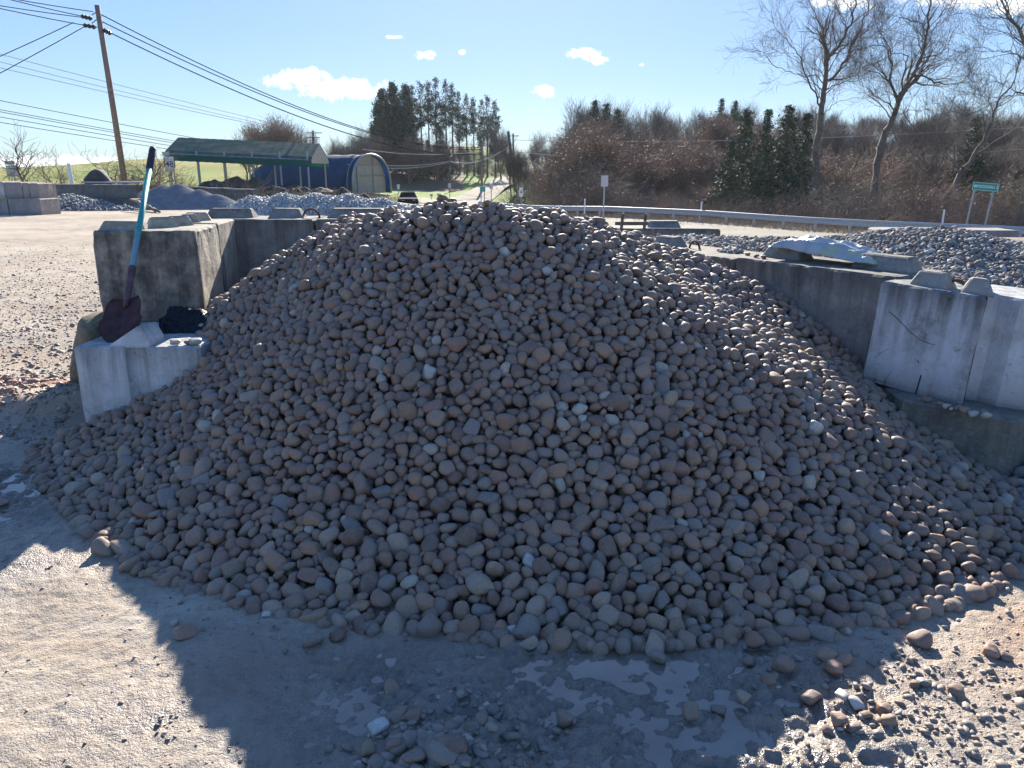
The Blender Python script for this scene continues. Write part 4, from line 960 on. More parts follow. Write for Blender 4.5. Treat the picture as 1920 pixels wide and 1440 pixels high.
def carport():
    # long side runs from the left end (px 315) to the gable (px 575..610)
    A = P(318, 300, Y=57); B = P(577, 305, Y=57); root = empty('carport', (A.x, A.y, T1(A.x, A.y)), 0, 'long open carport with dark green metal roof and thin steel posts', 'carport')
    zg = -.25; d = Vector((B.x - A.x, B.y - A.y, 0)); L = d.length; d.normalize(); n = Vector((-d.y, d.x, 0)); W = 5.2; z1 = 2.40; z2 = 2.95; z3 = 3.95
    o = Vector((A.x, A.y, 0)) - root.location
    def pt(u, w_, z): v = o + d * u + n * w_; return Vector((v.x, v.y, z - root.location.z - .42 * u / L))
    prof = [(-.12, z1 - .12), (-.10, z2 - .25), (.18, z2 + .02), (W / 2, z3), (W - .18, z2 + .02), (W + .10, z2 - .25), (W + .12, z1 - .12)]
    bm = bmesh.new(); nu = int(L / .28); rows = []
    for k in range(nu + 1):
        u = -.3 + (L + .6) * k / nu; rib = .022 if k % 2 else 0
        rows.append([bm.verts.new(pt(u, a, z + rib)) for a, z in prof])
    for a, b in zip(rows, rows[1:]):
        for i in range(len(prof) - 1): bm.faces.new((a[i], b[i], b[i + 1], a[i + 1]))
    bmesh.ops.solidify(bm, geom=list(bm.faces), thickness=.03)
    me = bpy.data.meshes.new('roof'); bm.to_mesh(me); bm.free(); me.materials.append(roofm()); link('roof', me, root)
    # beige gable panels
    for u in (L + .24, -.24):
        mb = MB(); mb.poly([pt(u, a, z) for a, z in prof[1:-1]][::-1] + [pt(u, .0, z1 + .15), pt(u, W, z1 + .15)], d * (.04 if u > 0 else -.04)); mb.build('gable_panel', M_beige if u > 0 else M_green, root)
    for w_ in (0, W):
        for k in range(6):
            u = L * k / 5; q = pt(u, w_, 0); zz = T1(q.x + root.location.x, q.y + root.location.y) - root.location.z - .1
            MB().box((q.x, q.y, (z2 - root.location.z + zz) / 2), (.10, .10, z2 - root.location.z - zz)).build('post', M_galvd, root)
        MB().tube([pt(0, w_, z2 - .2), pt(L, w_, z2 - .2)], .06, 6).build('eave_rail', M_galvd, root)
    for k in range(6):
        MB().tube([pt(L * k / 5, 0, z2 - .1), pt(L * k / 5, W / 2, z3 - .08), pt(L * k / 5, W, z2 - .1)], .045, 6).build('rafter', M_galvd, root)
carport()
def hoop():
    A = P(688, 362, Y=62); C0 = P(700, 362, Y=62); root = empty('hoop_shed', (C0.x, C0.y, T1(C0.x, C0.y)), 0, 'blue tarpaulin hoop shed with an open arched end behind the carport', 'hoop shed')
    e0 = P(660, 345, Y=66); e1 = e0 + Vector((.43, .9, 0)) * 5.6      # front arch feet
    e0.z = e1.z = -.3; c = (e0 + e1) / 2; ax = Vector((e0.x - e1.x, e0.y - e1.y, 0)); Wd = ax.length; ax.normalize()
    back = Vector((-.9, .43, 0)); Lb = 11.3; back.normalize()
    H = 3.25; o = c - root.location
    def pr(t):  # profile: t 0..1 across
        a = math.pi * t; return (math.cos(a) * Wd / 2 * (1.0 if True else 1), (max(0, math.sin(a)) ** .62) * H)
    def pt(t, s): x, z = pr(t); v = o + ax * x + back * s; return Vector((v.x, v.y, -.3 + z - root.location.z))
    n, mseg = 26, 24; bm = bmesh.new(); rows = []
    for j in range(mseg + 1):
        s = Lb * j / mseg; k = 1 - .0 * j; drop = max(0, j - 19) / 5
        row = []
        for i in range(n + 1):
            v = pt(i / n, s); sag = .05 * math.sin(j * math.pi / 4) ** 2 * math.sin(math.pi * i / n)
            v.z -= sag + drop ** 2 * .9 * (v.z - (-.3 - root.location.z)) / H; row.append(bm.verts.new(v))
        rows.append(row)
    for a, b in zip(rows, rows[1:]):
        for i in range(n): bm.faces.new((a[i], a[i + 1], b[i + 1], b[i]))
    bmesh.ops.solidify(bm, geom=list(bm.faces), thickness=.03)
    me = bpy.data.meshes.new('cover'); bm.to_mesh(me); bm.free(); me.materials.append(M_blue)
    for p in me.polygons: p.use_smooth = True
    link('cover', me, root)
    MB().tube([pt(i / n, -.05) for i in range(n + 1)], .09, 8).build('front_arch', M_galvd, root, smooth=True)
    mb = MB(); inset = .5; mb.poly([pt(i / n, inset) for i in range(n + 1)], back * .05); mb.build('end_wall', M_beige, root)
    for q in (.33, .6):
        a = pt(q, inset - .06); MB().tube([a, Vector((a.x, a.y, -.3 - root.location.z))], .05, 6).build('post', M_galvd, root)
    for z in (1.2, 2.1): 
        a = pt(.05, inset - .06); b = pt(.95, inset - .06); a.z = b.z = z - root.location.z; MB().tube([a, b], .04, 6).build('girt', M_galvd, root)
hoop()

# ------------------------------------------------------------------ guardrail, delineators, signs
def guardrail():
    pts = np.array(RAIL[:-1] + [(-2.0, 61.2), (-3.6, 60.6)], float); t = np.r_[0, np.cumsum(np.hypot(*np.diff(pts, axis=0).T))]
    s = np.arange(0, t[-1], 1.0); x = np.interp(s, t, pts[:, 0]); y = np.interp(s, t, pts[:, 1]); z = T(x, y)
    k = np.ones(7) / 7; x = np.convolve(np.pad(x, 3, 'edge'), k, 'valid'); y = np.convolve(np.pad(y, 3, 'edge'), k, 'valid'); z = T(x, y)
    root = empty('guardrail', (float(x[0]), float(y[0]), float(z[0])), 0, 'long galvanised steel guardrail along the far side of the road', 'guardrail')
    L = Vector(root.location); prof = [(0,.41),(-.05,.46),(-.05,.50),(0,.56),(0,.60),(-.05,.66),(-.05,.70),(0,.75)]
    dx, dy = np.gradient(x), np.gradient(y); q = np.hypot(dx, dy); nx_, ny_ = dy / q, -dx / q
    V = []
    for (o_, h) in prof + [(a + .012, b) for a, b in prof[::-1]]:
        V.append(np.stack([x - nx_ * o_ * -1 - L.x, y - ny_ * o_ * -1 - L.y, z + h - L.z + .02], 1))
    m = len(prof) * 2; n = len(x); V = np.concatenate(V); i = np.arange(m * n).reshape(m, n); j = np.roll(i, -1, 0)
    F = np.stack([i[:, :-1], j[:, :-1], j[:, 1:], i[:, 1:]], -1).reshape(-1, 4)
    link('rail', np_mesh('rail', V, F, M_galv, False), root)
    pm = None
    for k in range(30, n, 2):
        mb = None
        px_, py_, pz = x[k] - nx_[k] * .12 * -1, y[k] + ny_[k] * .12, z[k]
        if pm is None: o = MB().box((0, 0, .32), (.10, .15, .84)).build('post', M_galv, root); pm = o.data
        else: o = link('post', pm, root)
        side = 1 if True else -1
        o.location = (float(x[k] - nx_[k] * -.14) - L.x, float(y[k] - ny_[k] * -.14) - L.y, float(pz) - L.z); o.rotation_euler.z = math.atan2(dy[k], dx[k])
guardrail()
def post(px_, y0, y1, Y, w_, mat, name, label, cat, group=None):
    a = P(px_, y1, Y=Y); b = P(px_, y0, Y=Y); return tag(MB().tube([a, Vector((a.x, a.y, b.z))], w_ / 2, 6).build(name, mat), label, cat, group)
for px_, y0, y1, Y, lab in ((1096,373,402,54,'white road marker post left of the small back turned sign'),(1314,378,405,49,'white road marker post behind the middle of the guardrail'),(1766,393,425,38,'white road marker post left of the green street sign')):
    post(px_, y0, y1, Y, .10, M_signw, 'marker_post', lab, 'post', 'road marker posts')
def text_mesh(s, size, mat, parent, loc, rot, name='lettering', sx=1.0):
    c = bpy.data.curves.new('t', 'FONT'); c.body = s; c.size = size; c.align_x = 'CENTER'; c.align_y = 'CENTER'; c.extrude = .004; c.offset = size * .012
    o = bpy.data.objects.new('t', c); dg = bpy.context.evaluated_depsgraph_get(); col.objects.link(o); bpy.context.view_layer.update()
    me = bpy.data.meshes.new_from_object(o.evaluated_get(bpy.context.evaluated_depsgraph_get())); bpy.data.objects.remove(o); bpy.data.curves.remove(c)
    me.materials.clear(); me.materials.append(mat); return link(name, me, parent, loc, rot, (sx, 1, 1))
def sign(px_, pyt, pyb, wpx, Y, base_py, mat, label, posts=(0,), yaw=0.0, name='road_sign', group=None, zbase=None, pw=.07):
    c = P(px_, (pyt + pyb) / 2, Y=Y); H = (pyb - pyt) / FPX * Y * 1.03; W = wpx / FPX * Y; zb = P(px_, base_py, Y=Y).z if zbase is None else zbase
    root = empty(name, (c.x, c.y, zb), yaw, label, 'sign', group); zc = c.z - zb
    MB().box((0, -.03, zc), (W, .02, H), bevel=.004).build('panel', mat, root)
    for p_ in posts: MB().box((p_ * W, .03, (zc + H * .45) / 2 - .2), (pw, pw * .7, zc + H * .45 + .4)).build('post', M_galvd, root)
    return root, zc, W, H
FR = (R(90), 0, 0)
root, zc, W, H = sign(1840, 343, 357, 47, 36.5, 442, M_signg, 'green street name sign on two posts behind the guardrail', posts=(-.36, .36), yaw=R(-3), name='street_sign')
root.rotation_euler.y = R(4.5)
for nm, (cx, cz, sx_, sz) in {'border': (0, H / 2 - .015, W - .04, .014)}.items(): pass
mb = MB()
for cx, cz, sx_, sz in ((0, H/2 - .02, W - .03, .014), (0, -H/2 + .02, W - .03, .014), (-W/2 + .02, 0, .014, H - .03), (W/2 - .02, 0, .014, H - .03)): mb.box((cx, -.043, zc + cz), (sx_, .006, sz))
mb.build('border', M_letter, root)
text_mesh('MONONGAHELA', H * .50, M_letter, root, (-W * .02, -.046, zc), FR, sx=.62); text_mesh('2', H * .55, M_letter, root, (W * .435, -.046, zc), FR)
mb = MB(); mb.poly([(-W*.46, -.045, zc), (-W*.40, -.045, zc + H*.22), (-W*.40, -.045, zc - H*.22)], (0, -.005, 0)); mb.box((-W*.385, -.045, zc), (W*.035, .006, H*.12)); mb.build('arrow', M_letter, root)
sign(1133.5, 330, 349, 13, 33, 424, M_signback, 'small grey back turned road sign on a single post before the guardrail', name='road_sign', pw=.06)
root, zc, W, H = sign(318, 295, 317, 17, 56, 352, M_signw, 'white route marker reading 48 left of the green carport', posts=(-.2, .35))
text_mesh('48', H * .62, M_black, root, (0, -.046, zc - H * .08), FR); mb = MB()
for s_ in (-1, 1): mb.box((s_ * W * .5, -.025, zc + H*.05), (W * .16, .02, H * .8))
mb.build('black_backing', M_black, root); MB().box((-.18, -.03, zc + H * .72), (W * .75, .02, H * .3)).build('plate', M_signback, root)
root, zc, W, H = sign(24, 311, 330, 22, 60, 346, M_signback, 'grey back turned route marker at the far left', name='road_sign'); MB().box((-.15, -.03, zc + H * .72), (W * .8, .02, H * .36)).build('plate', M_signback, root)
root, zc, W, H = sign(905, 350, 359, 10, 62, 378, M_signg, 'small green sign on two legs at the start of the side road', posts=(-.3, .3), name='street_sign')
sign(921, 345, 354, 6, 66, 374, M_signback, 'tiny grey back turned sign beside the small green one')
root, zc, W, H = sign(977, 357, 364, 8, 58, 378, M_signw, 'stack of three white route plates by the dark trunks'); text_mesh('48', H * .7, M_black, root, (0, -.046, zc), FR)
for k in (-1, 1): MB().box((0, -.03, zc + k * H * .85), (W * .8, .02, H * .5)).build('plate', M_signw, root)
sign(731, 347, 352, 4, 78, 366, M_signw, 'small white plate on a post just right of the hoop shed'); sign(747, 346, 354, 5, 76, 366, M_signw, 'second small white plate on a post right of the hoop shed')
root, zc, W, H = sign(843, 344, 352, 6, 84, 368, M_signback, 'round backed sign at the edge of the grass by the side road')
sign(822, 363, 368, 5, 76, 372, plain('pink_sign', (.6,.4,.38), .6), 'low pinkish plate in the grass left of the side road'); sign(809, 364, 368, 5, 74, 372, M_signback, 'low bluish plate in the shade left of the pinkish one')
# dark car parked at the far edge of the yard
def car():
    c = P(765, 372, Y=58); z = T1(c.x, c.y) - .12; root = empty('parked_car', (c.x, c.y, z), R(8), 'dark car parked facing the yard below the conifers', 'car')
    paint = plain('black_car_paint', (.012,.014,.02), .9, 0, .1, spec=.03); glass = plain('dark_glass', (.02,.025,.03), 1, 0, .1, spec=0); tyre = plain('tyre_rubber', (.02,.02,.02), .8)
    def sect(mb, rows):
        R_ = [[mb.bm.verts.new((x, y, zz)) for x, zz in prof] for y, prof in rows]
        for a, b in zip(R_, R_[1:]):
            for i in range(len(a)): mb.bm.faces.new((a[i], a[(i+1) % len(a)], b[(i+1) % len(b)], b[i]))
        mb.bm.faces.new(R_[0][::-1]); mb.bm.faces.new(R_[-1])
    def prof(w_, z0, z1): return [(-w_, z0), (w_, z0), (w_ * 1.02, (z0 + z1) / 2), (w_ * .92, z1), (-w_ * .92, z1), (-w_ * 1.02, (z0 + z1) / 2)]
    mb = MB(); sect(mb, [(-2.2, prof(.8, .3, .72)), (-2.05, prof(.88, .25, .82)), (-1.0, prof(.9, .22, .95)), (1.2, prof(.9, .22, 1.0)), (2.1, prof(.86, .28, .95)), (2.2, prof(.8, .35, .85))]); mb.build('body', paint, root)
    mb = MB(); sect(mb, [(-1.05, prof(.78, .94, .96)), (-.3, prof(.68, .94, 1.42)), (1.1, prof(.68, .94, 1.44)), (1.85, prof(.74, .94, .98))]); mb.build('cabin', glass, root)
    root.scale = (.8, .9, .66)
    for x in (-.5, .5): MB().box((x, -2.16, .68), (.30, .08, .11), bevel=.02).build('headlight', M_signw, root)
    for x in (-.8, .8):
        for y in (-1.35, 1.35): MB().tube([(x - .11, y, .31), (x + .11, y, .31)], .31, 18).build('wheel', tyre, root, smooth=False)
car()
# barrier block, rod frame and loop behind the heap at right; far blocks at right edge
simple_block(P(1245,436,Y=11.5).x, 11.6, T1(3, 11.6) - .1, 1.55, .7, P(1245,426,Y=11.5).z - T1(3, 11.6) + .1, R(-4), M_cdark, 'grey block standing behind the crest of the heap at right', 'blocks beyond the heap', 81, keys=(0,))
q0, q1, q2, q3 = P(1160,432,Y=11.0), P(1168,401,Y=11.0), P(1203,432,Y=11.3), P(1211,401,Y=11.3)
fr = empty('steel_frame', (q0.x, q0.y, q0.z - .5), 0, 'low steel frame with two upright rods behind the crest of the heap', 'steel frame'); LL = fr.location
for a, b in ((q0, q1), (q2, q3)): MB().tube([Vector((a.x, a.y, LL.z)) - LL, b - LL], .022, 6).build('rod', M_darkwood, fr)
mid0 = P(1163,420,Y=11.0) - LL; mid1 = P(1206,418,Y=11.3) - LL
MB().box(((mid0 + mid1) / 2), ((mid1 - mid0).length, .03, .05)).build('crossbar', M_darkwood, fr)
e = P(1885, 462, Y=10.2)
simple_block(e.x + .35, 10.3, e.z - .8, 1.5, .6, .86, R(-8), M_cdark, 'grey block beyond the river gravel at the right edge of the picture', 'blocks beyond the heap', 83)
simple_block(e.x - .1, 11.6, e.z - .8, 1.9, .6, .93, R(-5), M_cpink, 'pale tan block behind the grey one at the right edge of the picture', 'blocks beyond the heap', 84)
q = P(1910, 452, Y=10.9); mb = MB(); mb.box((0, 0, 0), (1.0, .5, .035))
for k in (-.35, 0, .35): mb.box((k, 0, -.045), (.08, .46, .05))
tag(mb.build('wooden_pallet', M_wood, None, (q.x + .3, 10.9, q.z + .02)), 'small weathered wooden pallet lying on the far blocks at the right edge', 'pallet')

# ------------------------------------------------------------------ utility poles and cables
def pole(a, b, r0, r1, mat, label, arms=(), group='utility poles'):
    root = empty('utility_pole', a, 0, label, 'utility pole', group); d = b - a
    MB().tube([(0, 0, -.5), d * .5, d], [r0, (r0 + r1) / 2, r1], 12).build('shaft', mat, root, smooth=True)
    for h, w_ in arms: 
        q = d * h; MB().box(q + Vector((0, -.18, 0)), (w_, .1, .12)).build('crossarm', M_darkwood, root)
    return root
pA = P(236, 352, Y=45); pB = P(182, 10, Y=45); pB.x += .0
pr_ = pole(pA, pB, .17, .13, M_wood, 'tall leaning wooden utility pole behind the far wall at left')
def insul(px_, py_, qx, qy, Y=45):
    a, b = P(px_, py_, Y=Y) - pr_.location, P(qx, qy, Y=Y) - pr_.location; n_ = 6; pts = [a + (b - a) * k / n_ for k in range(n_ + 1)]
    MB().tube(pts, [.05] + [.13, .07] * 3, 10).build('insulator', M_black, pr_)
insul(152, 30, 172, 35); insul(156, 47, 179, 51); insul(193, 56, 208, 63)
for a in ((172,28,182,22),(172,44,182,36),(175,48,184,52)): MB().tube([P(a[0], a[1], Y=45) - pr_.location, P(a[2], a[3], Y=45) - pr_.location], .03, 5).build('bracket', M_galvd, pr_)
P2b, P2t = P(903, 378, Y=105), P(904, 268, Y=105)
pole(P2b, P2t, .18, .14, M_wood, 'pale utility pole at the foot of the side road')
P4b, P4t = P(966, 352, Y=100), P(953, 246, Y=100); pole(P4b, P4t, .2, .15, M_darkwood, 'dark leaning utility pole among the trees right of the side road', arms=())
P5b, P5t = P(963, 320, Y=150), P(962, 250, Y=150); pole(P5b, P5t, .18, .14, M_darkwood, 'farther utility pole with a crossarm behind the dark leaning one', arms=((.93, 2.2),))
P3b, P3t = P(843, 372, Y=110), P(843, 284, Y=110); pole(P3b, P3t, .13, .1, M_darkwood, 'slim utility pole in front of the dark conifers', arms=())
PTb, PTt = P(588, 330, Y=130), P(587, 245, Y=130); pole(PTb, PTt, .22, .17, M_darkwood, 'utility pole with two crossarms behind the carport roof', arms=((.95, 3.0), (.85, 2.2)))
PRb, PRt = P(1017, 318, Y=215), P(1016, 283, Y=215); pole(PRb, PRt, .2, .15, M_darkwood, 'distant utility pole at the top of the side road', arms=((.9, 2.4),))
def wire(a, b, thru, rad, mat, label, n=40, sag=None):
    """a, b world points; sag chosen so the cable passes the photo pixel thru"""
    def pts(s): return [a.lerp(b, k / n) - Vector((0, 0, s * 4 * (k / n) * (1 - k / n))) for k in range(n + 1)]
    if sag is None:
        best = None
        for s in np.linspace(0, 8, 81):
            A = np.array([p[:] for p in pts(s)]); x, y, _ = proj(A); yi = np.interp(thru[0], np.sort(x), y[np.argsort(x)]); e = abs(yi - thru[1])
            if best is None or e < best[0]: best = (e, s)
        sag = best[1]
    PT = pts(sag); rr = rad if isinstance(rad, list) else [rad] * len(PT)
    return tag(MB().tube(PT, rr, 5, cap=False).build('power_line', mat, smooth=True), label, 'power line', 'overhead cables')
W_ = M_wire
wire(P(187,26,Y=45), P(903,276,Y=105), (480,168), [.028 + .02 * k / 40 for k in range(41)], W_, 'topmost cable from the tall leaning pole to the pale pole')
wire(P(190,40,Y=45), P(903,280,Y=105), (480,173), [.028 + .02 * k / 40 for k in range(41)], W_, 'middle cable from the tall leaning pole to the pale pole')
wire(P(210,63,Y=45), P(903,288,Y=105), (470,182), [.03 + .03 * k / 40 for k in range(41)], W_, 'lowest cable from the tall leaning pole to the pale pole, nearest its insulator')
for k, (a, b, c_, d, lab) in enumerate(((-260,-60,175,22,'highest cable leaving the tall leaning pole to the left'),(-260,-78,152,30,'second cable leaving the tall leaning pole to the left, ending in the upper insulator'),(-260,-38,158,33,'third cable leaving the tall leaning pole to the left'),(-260,-48,156,47,'fourth cable leaving the tall leaning pole to the left, ending in the lower insulator'),
        (-260,212,138,42,'upper cable dropping to the left from the tall leaning pole'),(-260,268,158,50,'lower cable dropping to the left from the tall leaning pole'))):
    wire(P(a, b, Y=40), P(c_, d, Y=45), None, .022, W_, lab, sag=.12)
for k, (a, b, c_, d, lab) in enumerate(((-200,48,590,249,'faint cable from the left edge to the crossarm pole, highest'),(-200,66,584,252,'faint cable from the left edge to the crossarm pole, middle'),(-200,80,590,256,'faint cable from the left edge to the crossarm pole, lowest'),
        (-200,148,600,300,'cable low over the meadow at left, highest of the lower set'),(-200,168,620,312,'cable low over the meadow at left, second of the lower set'),(-200,172,620,316,'cable low over the meadow at left, third of the lower set'),(-200,184,640,322,'cable low over the meadow at left, fourth of the lower set'),(-200,196,640,326,'cable low over the meadow at left, lowest of all'))):
    wire(P(a, b, Y=75), P(c_, d, Y=128), None, .032, M_wirel if k < 3 else W_, lab, sag=.25)
wire(P(700,309,Y=100), P(843,302,Y=110), None, .05, M_wirel, 'upper pale cable before the conifers left of the slim pole', sag=.35)
wire(P(700,314,Y=100), P(843,304,Y=110), None, .05, M_wirel, 'lower pale cable before the conifers left of the slim pole', sag=.4)
wire(P(680,280,Y=100), P(903,284,Y=105), None, .04, M_wirel, 'thin pale cable behind the three main ones before the conifers', sag=.5)
wire(P(843,303,Y=110), P(959,271,Y=101), (903,301), .07, M_wirel, 'thick pale cable rising from the slim pole to the dark leaning pole')
wire(P(903,286,Y=105), P(934,306,Y=118), (918,300), .05, M_wirel, 'short pale cable sagging right from the pale pole')
wire(P(960,292,Y=100), P(2050,366,Y=52), (1215,360), .035, M_wirel, 'long pale cable sagging from the dark leaning pole across the woods to the right')
wire(P(960,262,Y=100), P(2100,226,Y=70), (1275,265), .03, M_wirel, 'thin high cable crossing the woods to the right')
wire(P(960,284,Y=100), P(2100,262,Y=70), (1225,302), .035, M_wirel, 'thin cable crossing the woods to the right below the high one')
# ------------------------------------------------------------------ trees
def tubes_np(p0, p1, r0, r1, sides):
    d = p1 - p0; L = np.linalg.norm(d, axis=1)[:, None] + 1e-9; d = d / L
    a = np.where(np.abs(d[:, 2:3]) < .9, [[0, 0, 1.0]], [[1.0, 0, 0]]); u = np.cross(d, a); u /= np.linalg.norm(u, axis=1)[:, None]; v = np.cross(d, u)
    ang = np.arange(sides) * 2 * np.pi / sides; cs, sn = np.cos(ang)[None, :, None], np.sin(ang)[None, :, None]
    ring = u[:, None] * cs + v[:, None] * sn
    A = p0[:, None] + ring * r0[:, None, None]; B = p1[:, None] + ring * r1[:, None, None]
    n = len(p0); V = np.concatenate([A, B], 1).reshape(-1, 3); k = np.arange(sides); k2 = (k + 1) % sides
    f = np.stack([k, k2, k2 + sides, k + sides], 1); F = (f[None] + (np.arange(n) * 2 * sides)[:, None, None]).reshape(-1, 4)
    return V, F
def grow(start, segs, r, depth=5, lens=(1, .72), spread=.55, up=.12, kids=(2, 4), wob=.22, minr=.006, rdec=.62, twig=1.0, cap=30000):
    """start: list of (p, dir, length, radius, level)"""
    from collections import deque
    st = deque(start)
    while st:
        p, d, L, rad, lv = st.popleft()
        n = max(3, int(4 + (depth - lv)))
        q = p; dd = d; rr = rad
        for k in range(n):
            dd = dd + r.normal(size=3) * wob * (.6 if lv == 0 else 1); dd[2] += up * (1 if lv else .3); dd /= np.linalg.norm(dd)
            q2 = q + dd * L / n; r2 = max(minr * .6, rad * (1 - .55 * (k + 1) / n))
            segs.append((q, q2, rr, r2)); q, rr = q2, r2
            if lv < depth and k >= (n // 3 if lv else n // 4):
                for _ in range(r.integers(1, kids[1] - 1) if k < n - 1 else r.integers(*kids)):
                    a = r.normal(size=3); a -= a.dot(dd) * dd; a /= np.linalg.norm(a) + 1e-9
                    s = spread * r.uniform(.6, 1.5); nd = dd + a * s; nd /= np.linalg.norm(nd)
                    st.append((q, nd, L * r.uniform(.5, .85) * (lens[1] if lv else .7) / .72 * twig, rr * r.uniform(.45, .75), lv + 1))
                if len(segs) > cap: return segs
    return segs
def bark(name, c1, c2): 
    m, nt, b = mk(name); g = coord(nt, 'Object'); n = noise(nt, g, 2.5, 5, .6)
    nt.links.new(mixc(nt, rng_(nt, n, .35, .65), c1, c2), b.inputs['Base Color']); b.inputs['Roughness'].default_value = .9; return m
M_bark = bark('grey_brown_bark', (.10,.082,.068), (.20,.165,.135)); M_bark2 = bark('reddish_twigs', (.19,.125,.09), (.29,.205,.155)); M_bark3 = bark('dark_bark', (.08,.065,.055), (.17,.14,.115)); M_barkl = bark('pale_bark', (.22,.18,.14), (.34,.29,.23))
def leafm(name, c1, c2, c3):
    m, nt, b = mk(name); g = coord(nt, 'Object'); n = noise(nt, g, .9, 3, .6); n2 = noise(nt, g, 6, 3, .6)
    c = mixc(nt, rng_(nt, n, .35, .65), c1, c2); c = mixc(nt, rng_(nt, n2, .45, .7, 0, .6), c, c3); nt.links.new(c, b.inputs['Base Color']); b.inputs['Roughness'].default_value = .75
    b.inputs['Subsurface Weight'].default_value = 0; return m
M_needle = leafm('spruce_needles', (.022,.055,.022), (.04,.085,.035), (.07,.10,.045)); M_pine = leafm('pine_needles', (.03,.06,.025), (.06,.085,.035), (.09,.085,.05))
M_russet = leafm('russet_leaves', (.21,.125,.085), (.29,.19,.13), (.165,.13,.105)); M_olive = leafm('olive_brush', (.13,.12,.055), (.21,.19,.09), (.26,.18,.11))
def clumps(C, size, r, n_per=1, flat=.5):
    """random small leaf quads round centres C"""
    C = np.repeat(C, n_per, 0); n = len(C); u = r.normal(size=(n, 3)); u /= np.linalg.norm(u, axis=1)[:, None]; w_ = r.normal(size=(n, 3)); v = np.cross(u, w_); v /= np.linalg.norm(v, axis=1)[:, None]
    s = size * r.uniform(.5, 1.5, (n, 1)); C = C + r.normal(size=(n, 3)) * size * 1.3
    V = np.stack([C - u * s, C + v * s * flat, C + u * s, C - v * s * flat], 1).reshape(-1, 3)
    return V, np.arange(n * 4).reshape(n, 4)
def to_arr(segs): return tuple(np.array([s[k] for s in segs]) for k in range(4))
def tree_meshes(segs, barkm, leaf=None, leafmat=None, lsize=.1, r=rng, nper=1, maxr=.02, sides=4, low=False):
    p0, p1, r0, r1 = to_arr(segs); big = r0 > min(.045, r0.max() * .5)
    if low: big &= p0[:, 2] < .22 * p1[:, 2].max(); big[0] = True
    V1, F1 = tubes_np(p0[big], p1[big], r0[big], r1[big], 7); V2, F2 = tubes_np(p0[~big], p1[~big], r0[~big], r1[~big], 3)
    trunk = np_mesh('trunk', V1, F1, barkm, True); crown_V, crown_F, mats, mi = V2, [F2], [barkm], np.zeros(len(F2))
    if leaf:
        idx = r.choice(np.where(r0 < maxr)[0], leaf); V3, F3 = clumps(p1[idx], lsize, r, nper)
        crown_F.append(F3 + len(V2)); crown_V = np.r_[V2, V3]; mats.append(leafmat); mi = np.r_[mi, np.ones(len(F3))]
    return trunk, np_mesh('crown', crown_V, crown_F, mats, False, None, mi)
def bare_tree(seed, H=12, r0=.2, barkm=M_bark, depth=5, spread=.5, up=.10, leaf=None, leafmat=None, lsize=.1, trunkfrac=.42, lean=.05, minr=.008, multi=1, nper=1, kids=(2, 4), wob=.2, cap=13000):
    r = np.random.default_rng(seed); st = []
    for k in range(multi):
        d = np.array([r.normal() * lean + (k and r.normal() * .3), r.normal() * lean + (k and r.normal() * .3), 1.0]); d /= np.linalg.norm(d)
        st.append((np.array([r.normal() * .02 * (k > 0), r.normal() * .02 * (k > 0), -.3]), d, H * trunkfrac * r.uniform(.9, 1.1), r0 * (1 if k == 0 else .7), 0))
    segs = grow(st, [], r, depth, spread=spread, up=up, minr=minr, kids=kids, wob=wob, cap=cap)
    top = max(s[1][2] for s in segs); sc = H / top; segs = [(a * sc, b * sc, c, d) for a, b, c, d in segs]
    return tree_meshes(segs, barkm, leaf, leafmat, lsize, r, nper, low=multi > 1)
def conifer(seed, H=14, R0=2.6, base=.08, needle=M_needle, dens=1.0, droop=.25, gap=.0, top_pow=1.0, sz=.17, barkm=M_bark3):
    r = np.random.default_rng(seed); V = []; segs = []
    n = 14; pts = [np.array([r.normal() * .03 * k / n, r.normal() * .03 * k / n, H * k / n]) for k in range(n + 1)]
    for k in range(n): segs.append((pts[k], pts[k + 1], .018 * H * (1 - k / n) + .02, .018 * H * (1 - (k + 1) / n) + .015))
    C = []; z = H * base
    while z < H * .99:
        f = (z - H * base) / (H * (1 - base)); Lr = R0 * ((1 - f) ** top_pow) * (.45 + .55 * min(1, f * 5)) + .12
        for k in range(int(r.integers(4, 7) * dens + .5)):
            if r.uniform() < gap: continue
            a = r.uniform(0, 6.28); L = Lr * r.uniform(.6, 1.15); m = max(3, int(L / .22)); dz = r.uniform(-.1, .25)
            q = np.array([0, 0, z]);
            for j in range(m):
                t = (j + 1) / m; q2 = np.array([math.cos(a) * L * t, math.sin(a) * L * t, z + L * (dz * t - droop * t * t * 1.3 + .12 * t ** 3)])
                segs.append((q, q2, .022 * (1 - t) + .008, .022 * (1 - t) + .006)); 
                if t > .25:
                    for s in range(2 + int(2 * (1 - f))): C.append(q2 + np.array([r.normal() * .16, r.normal() * .16, -abs(r.normal()) * .13 - .02]) * (.25 + min(L, 3) * .35))
                q = q2
        z += H * .022 * r.uniform(.7, 1.3) / max(.5, dens)
    C = np.array(C); p0, p1, a0, a1 = to_arr(segs); V1, F1 = tubes_np(p0[:n], p1[:n], a0[:n], a1[:n], 7); V2, F2 = tubes_np(p0[n:], p1[n:], a0[n:], a1[n:], 3)
    V3, F3 = clumps(C, sz, r, 3, .35); trunk = np_mesh('trunk', V1, F1, barkm, True)
    return trunk, np_mesh('crown', np.r_[V2, V3], [F2, F3 + len(V2)], [barkm, needle], False, None, np.r_[np.zeros(len(F2)), np.ones(len(F3))])
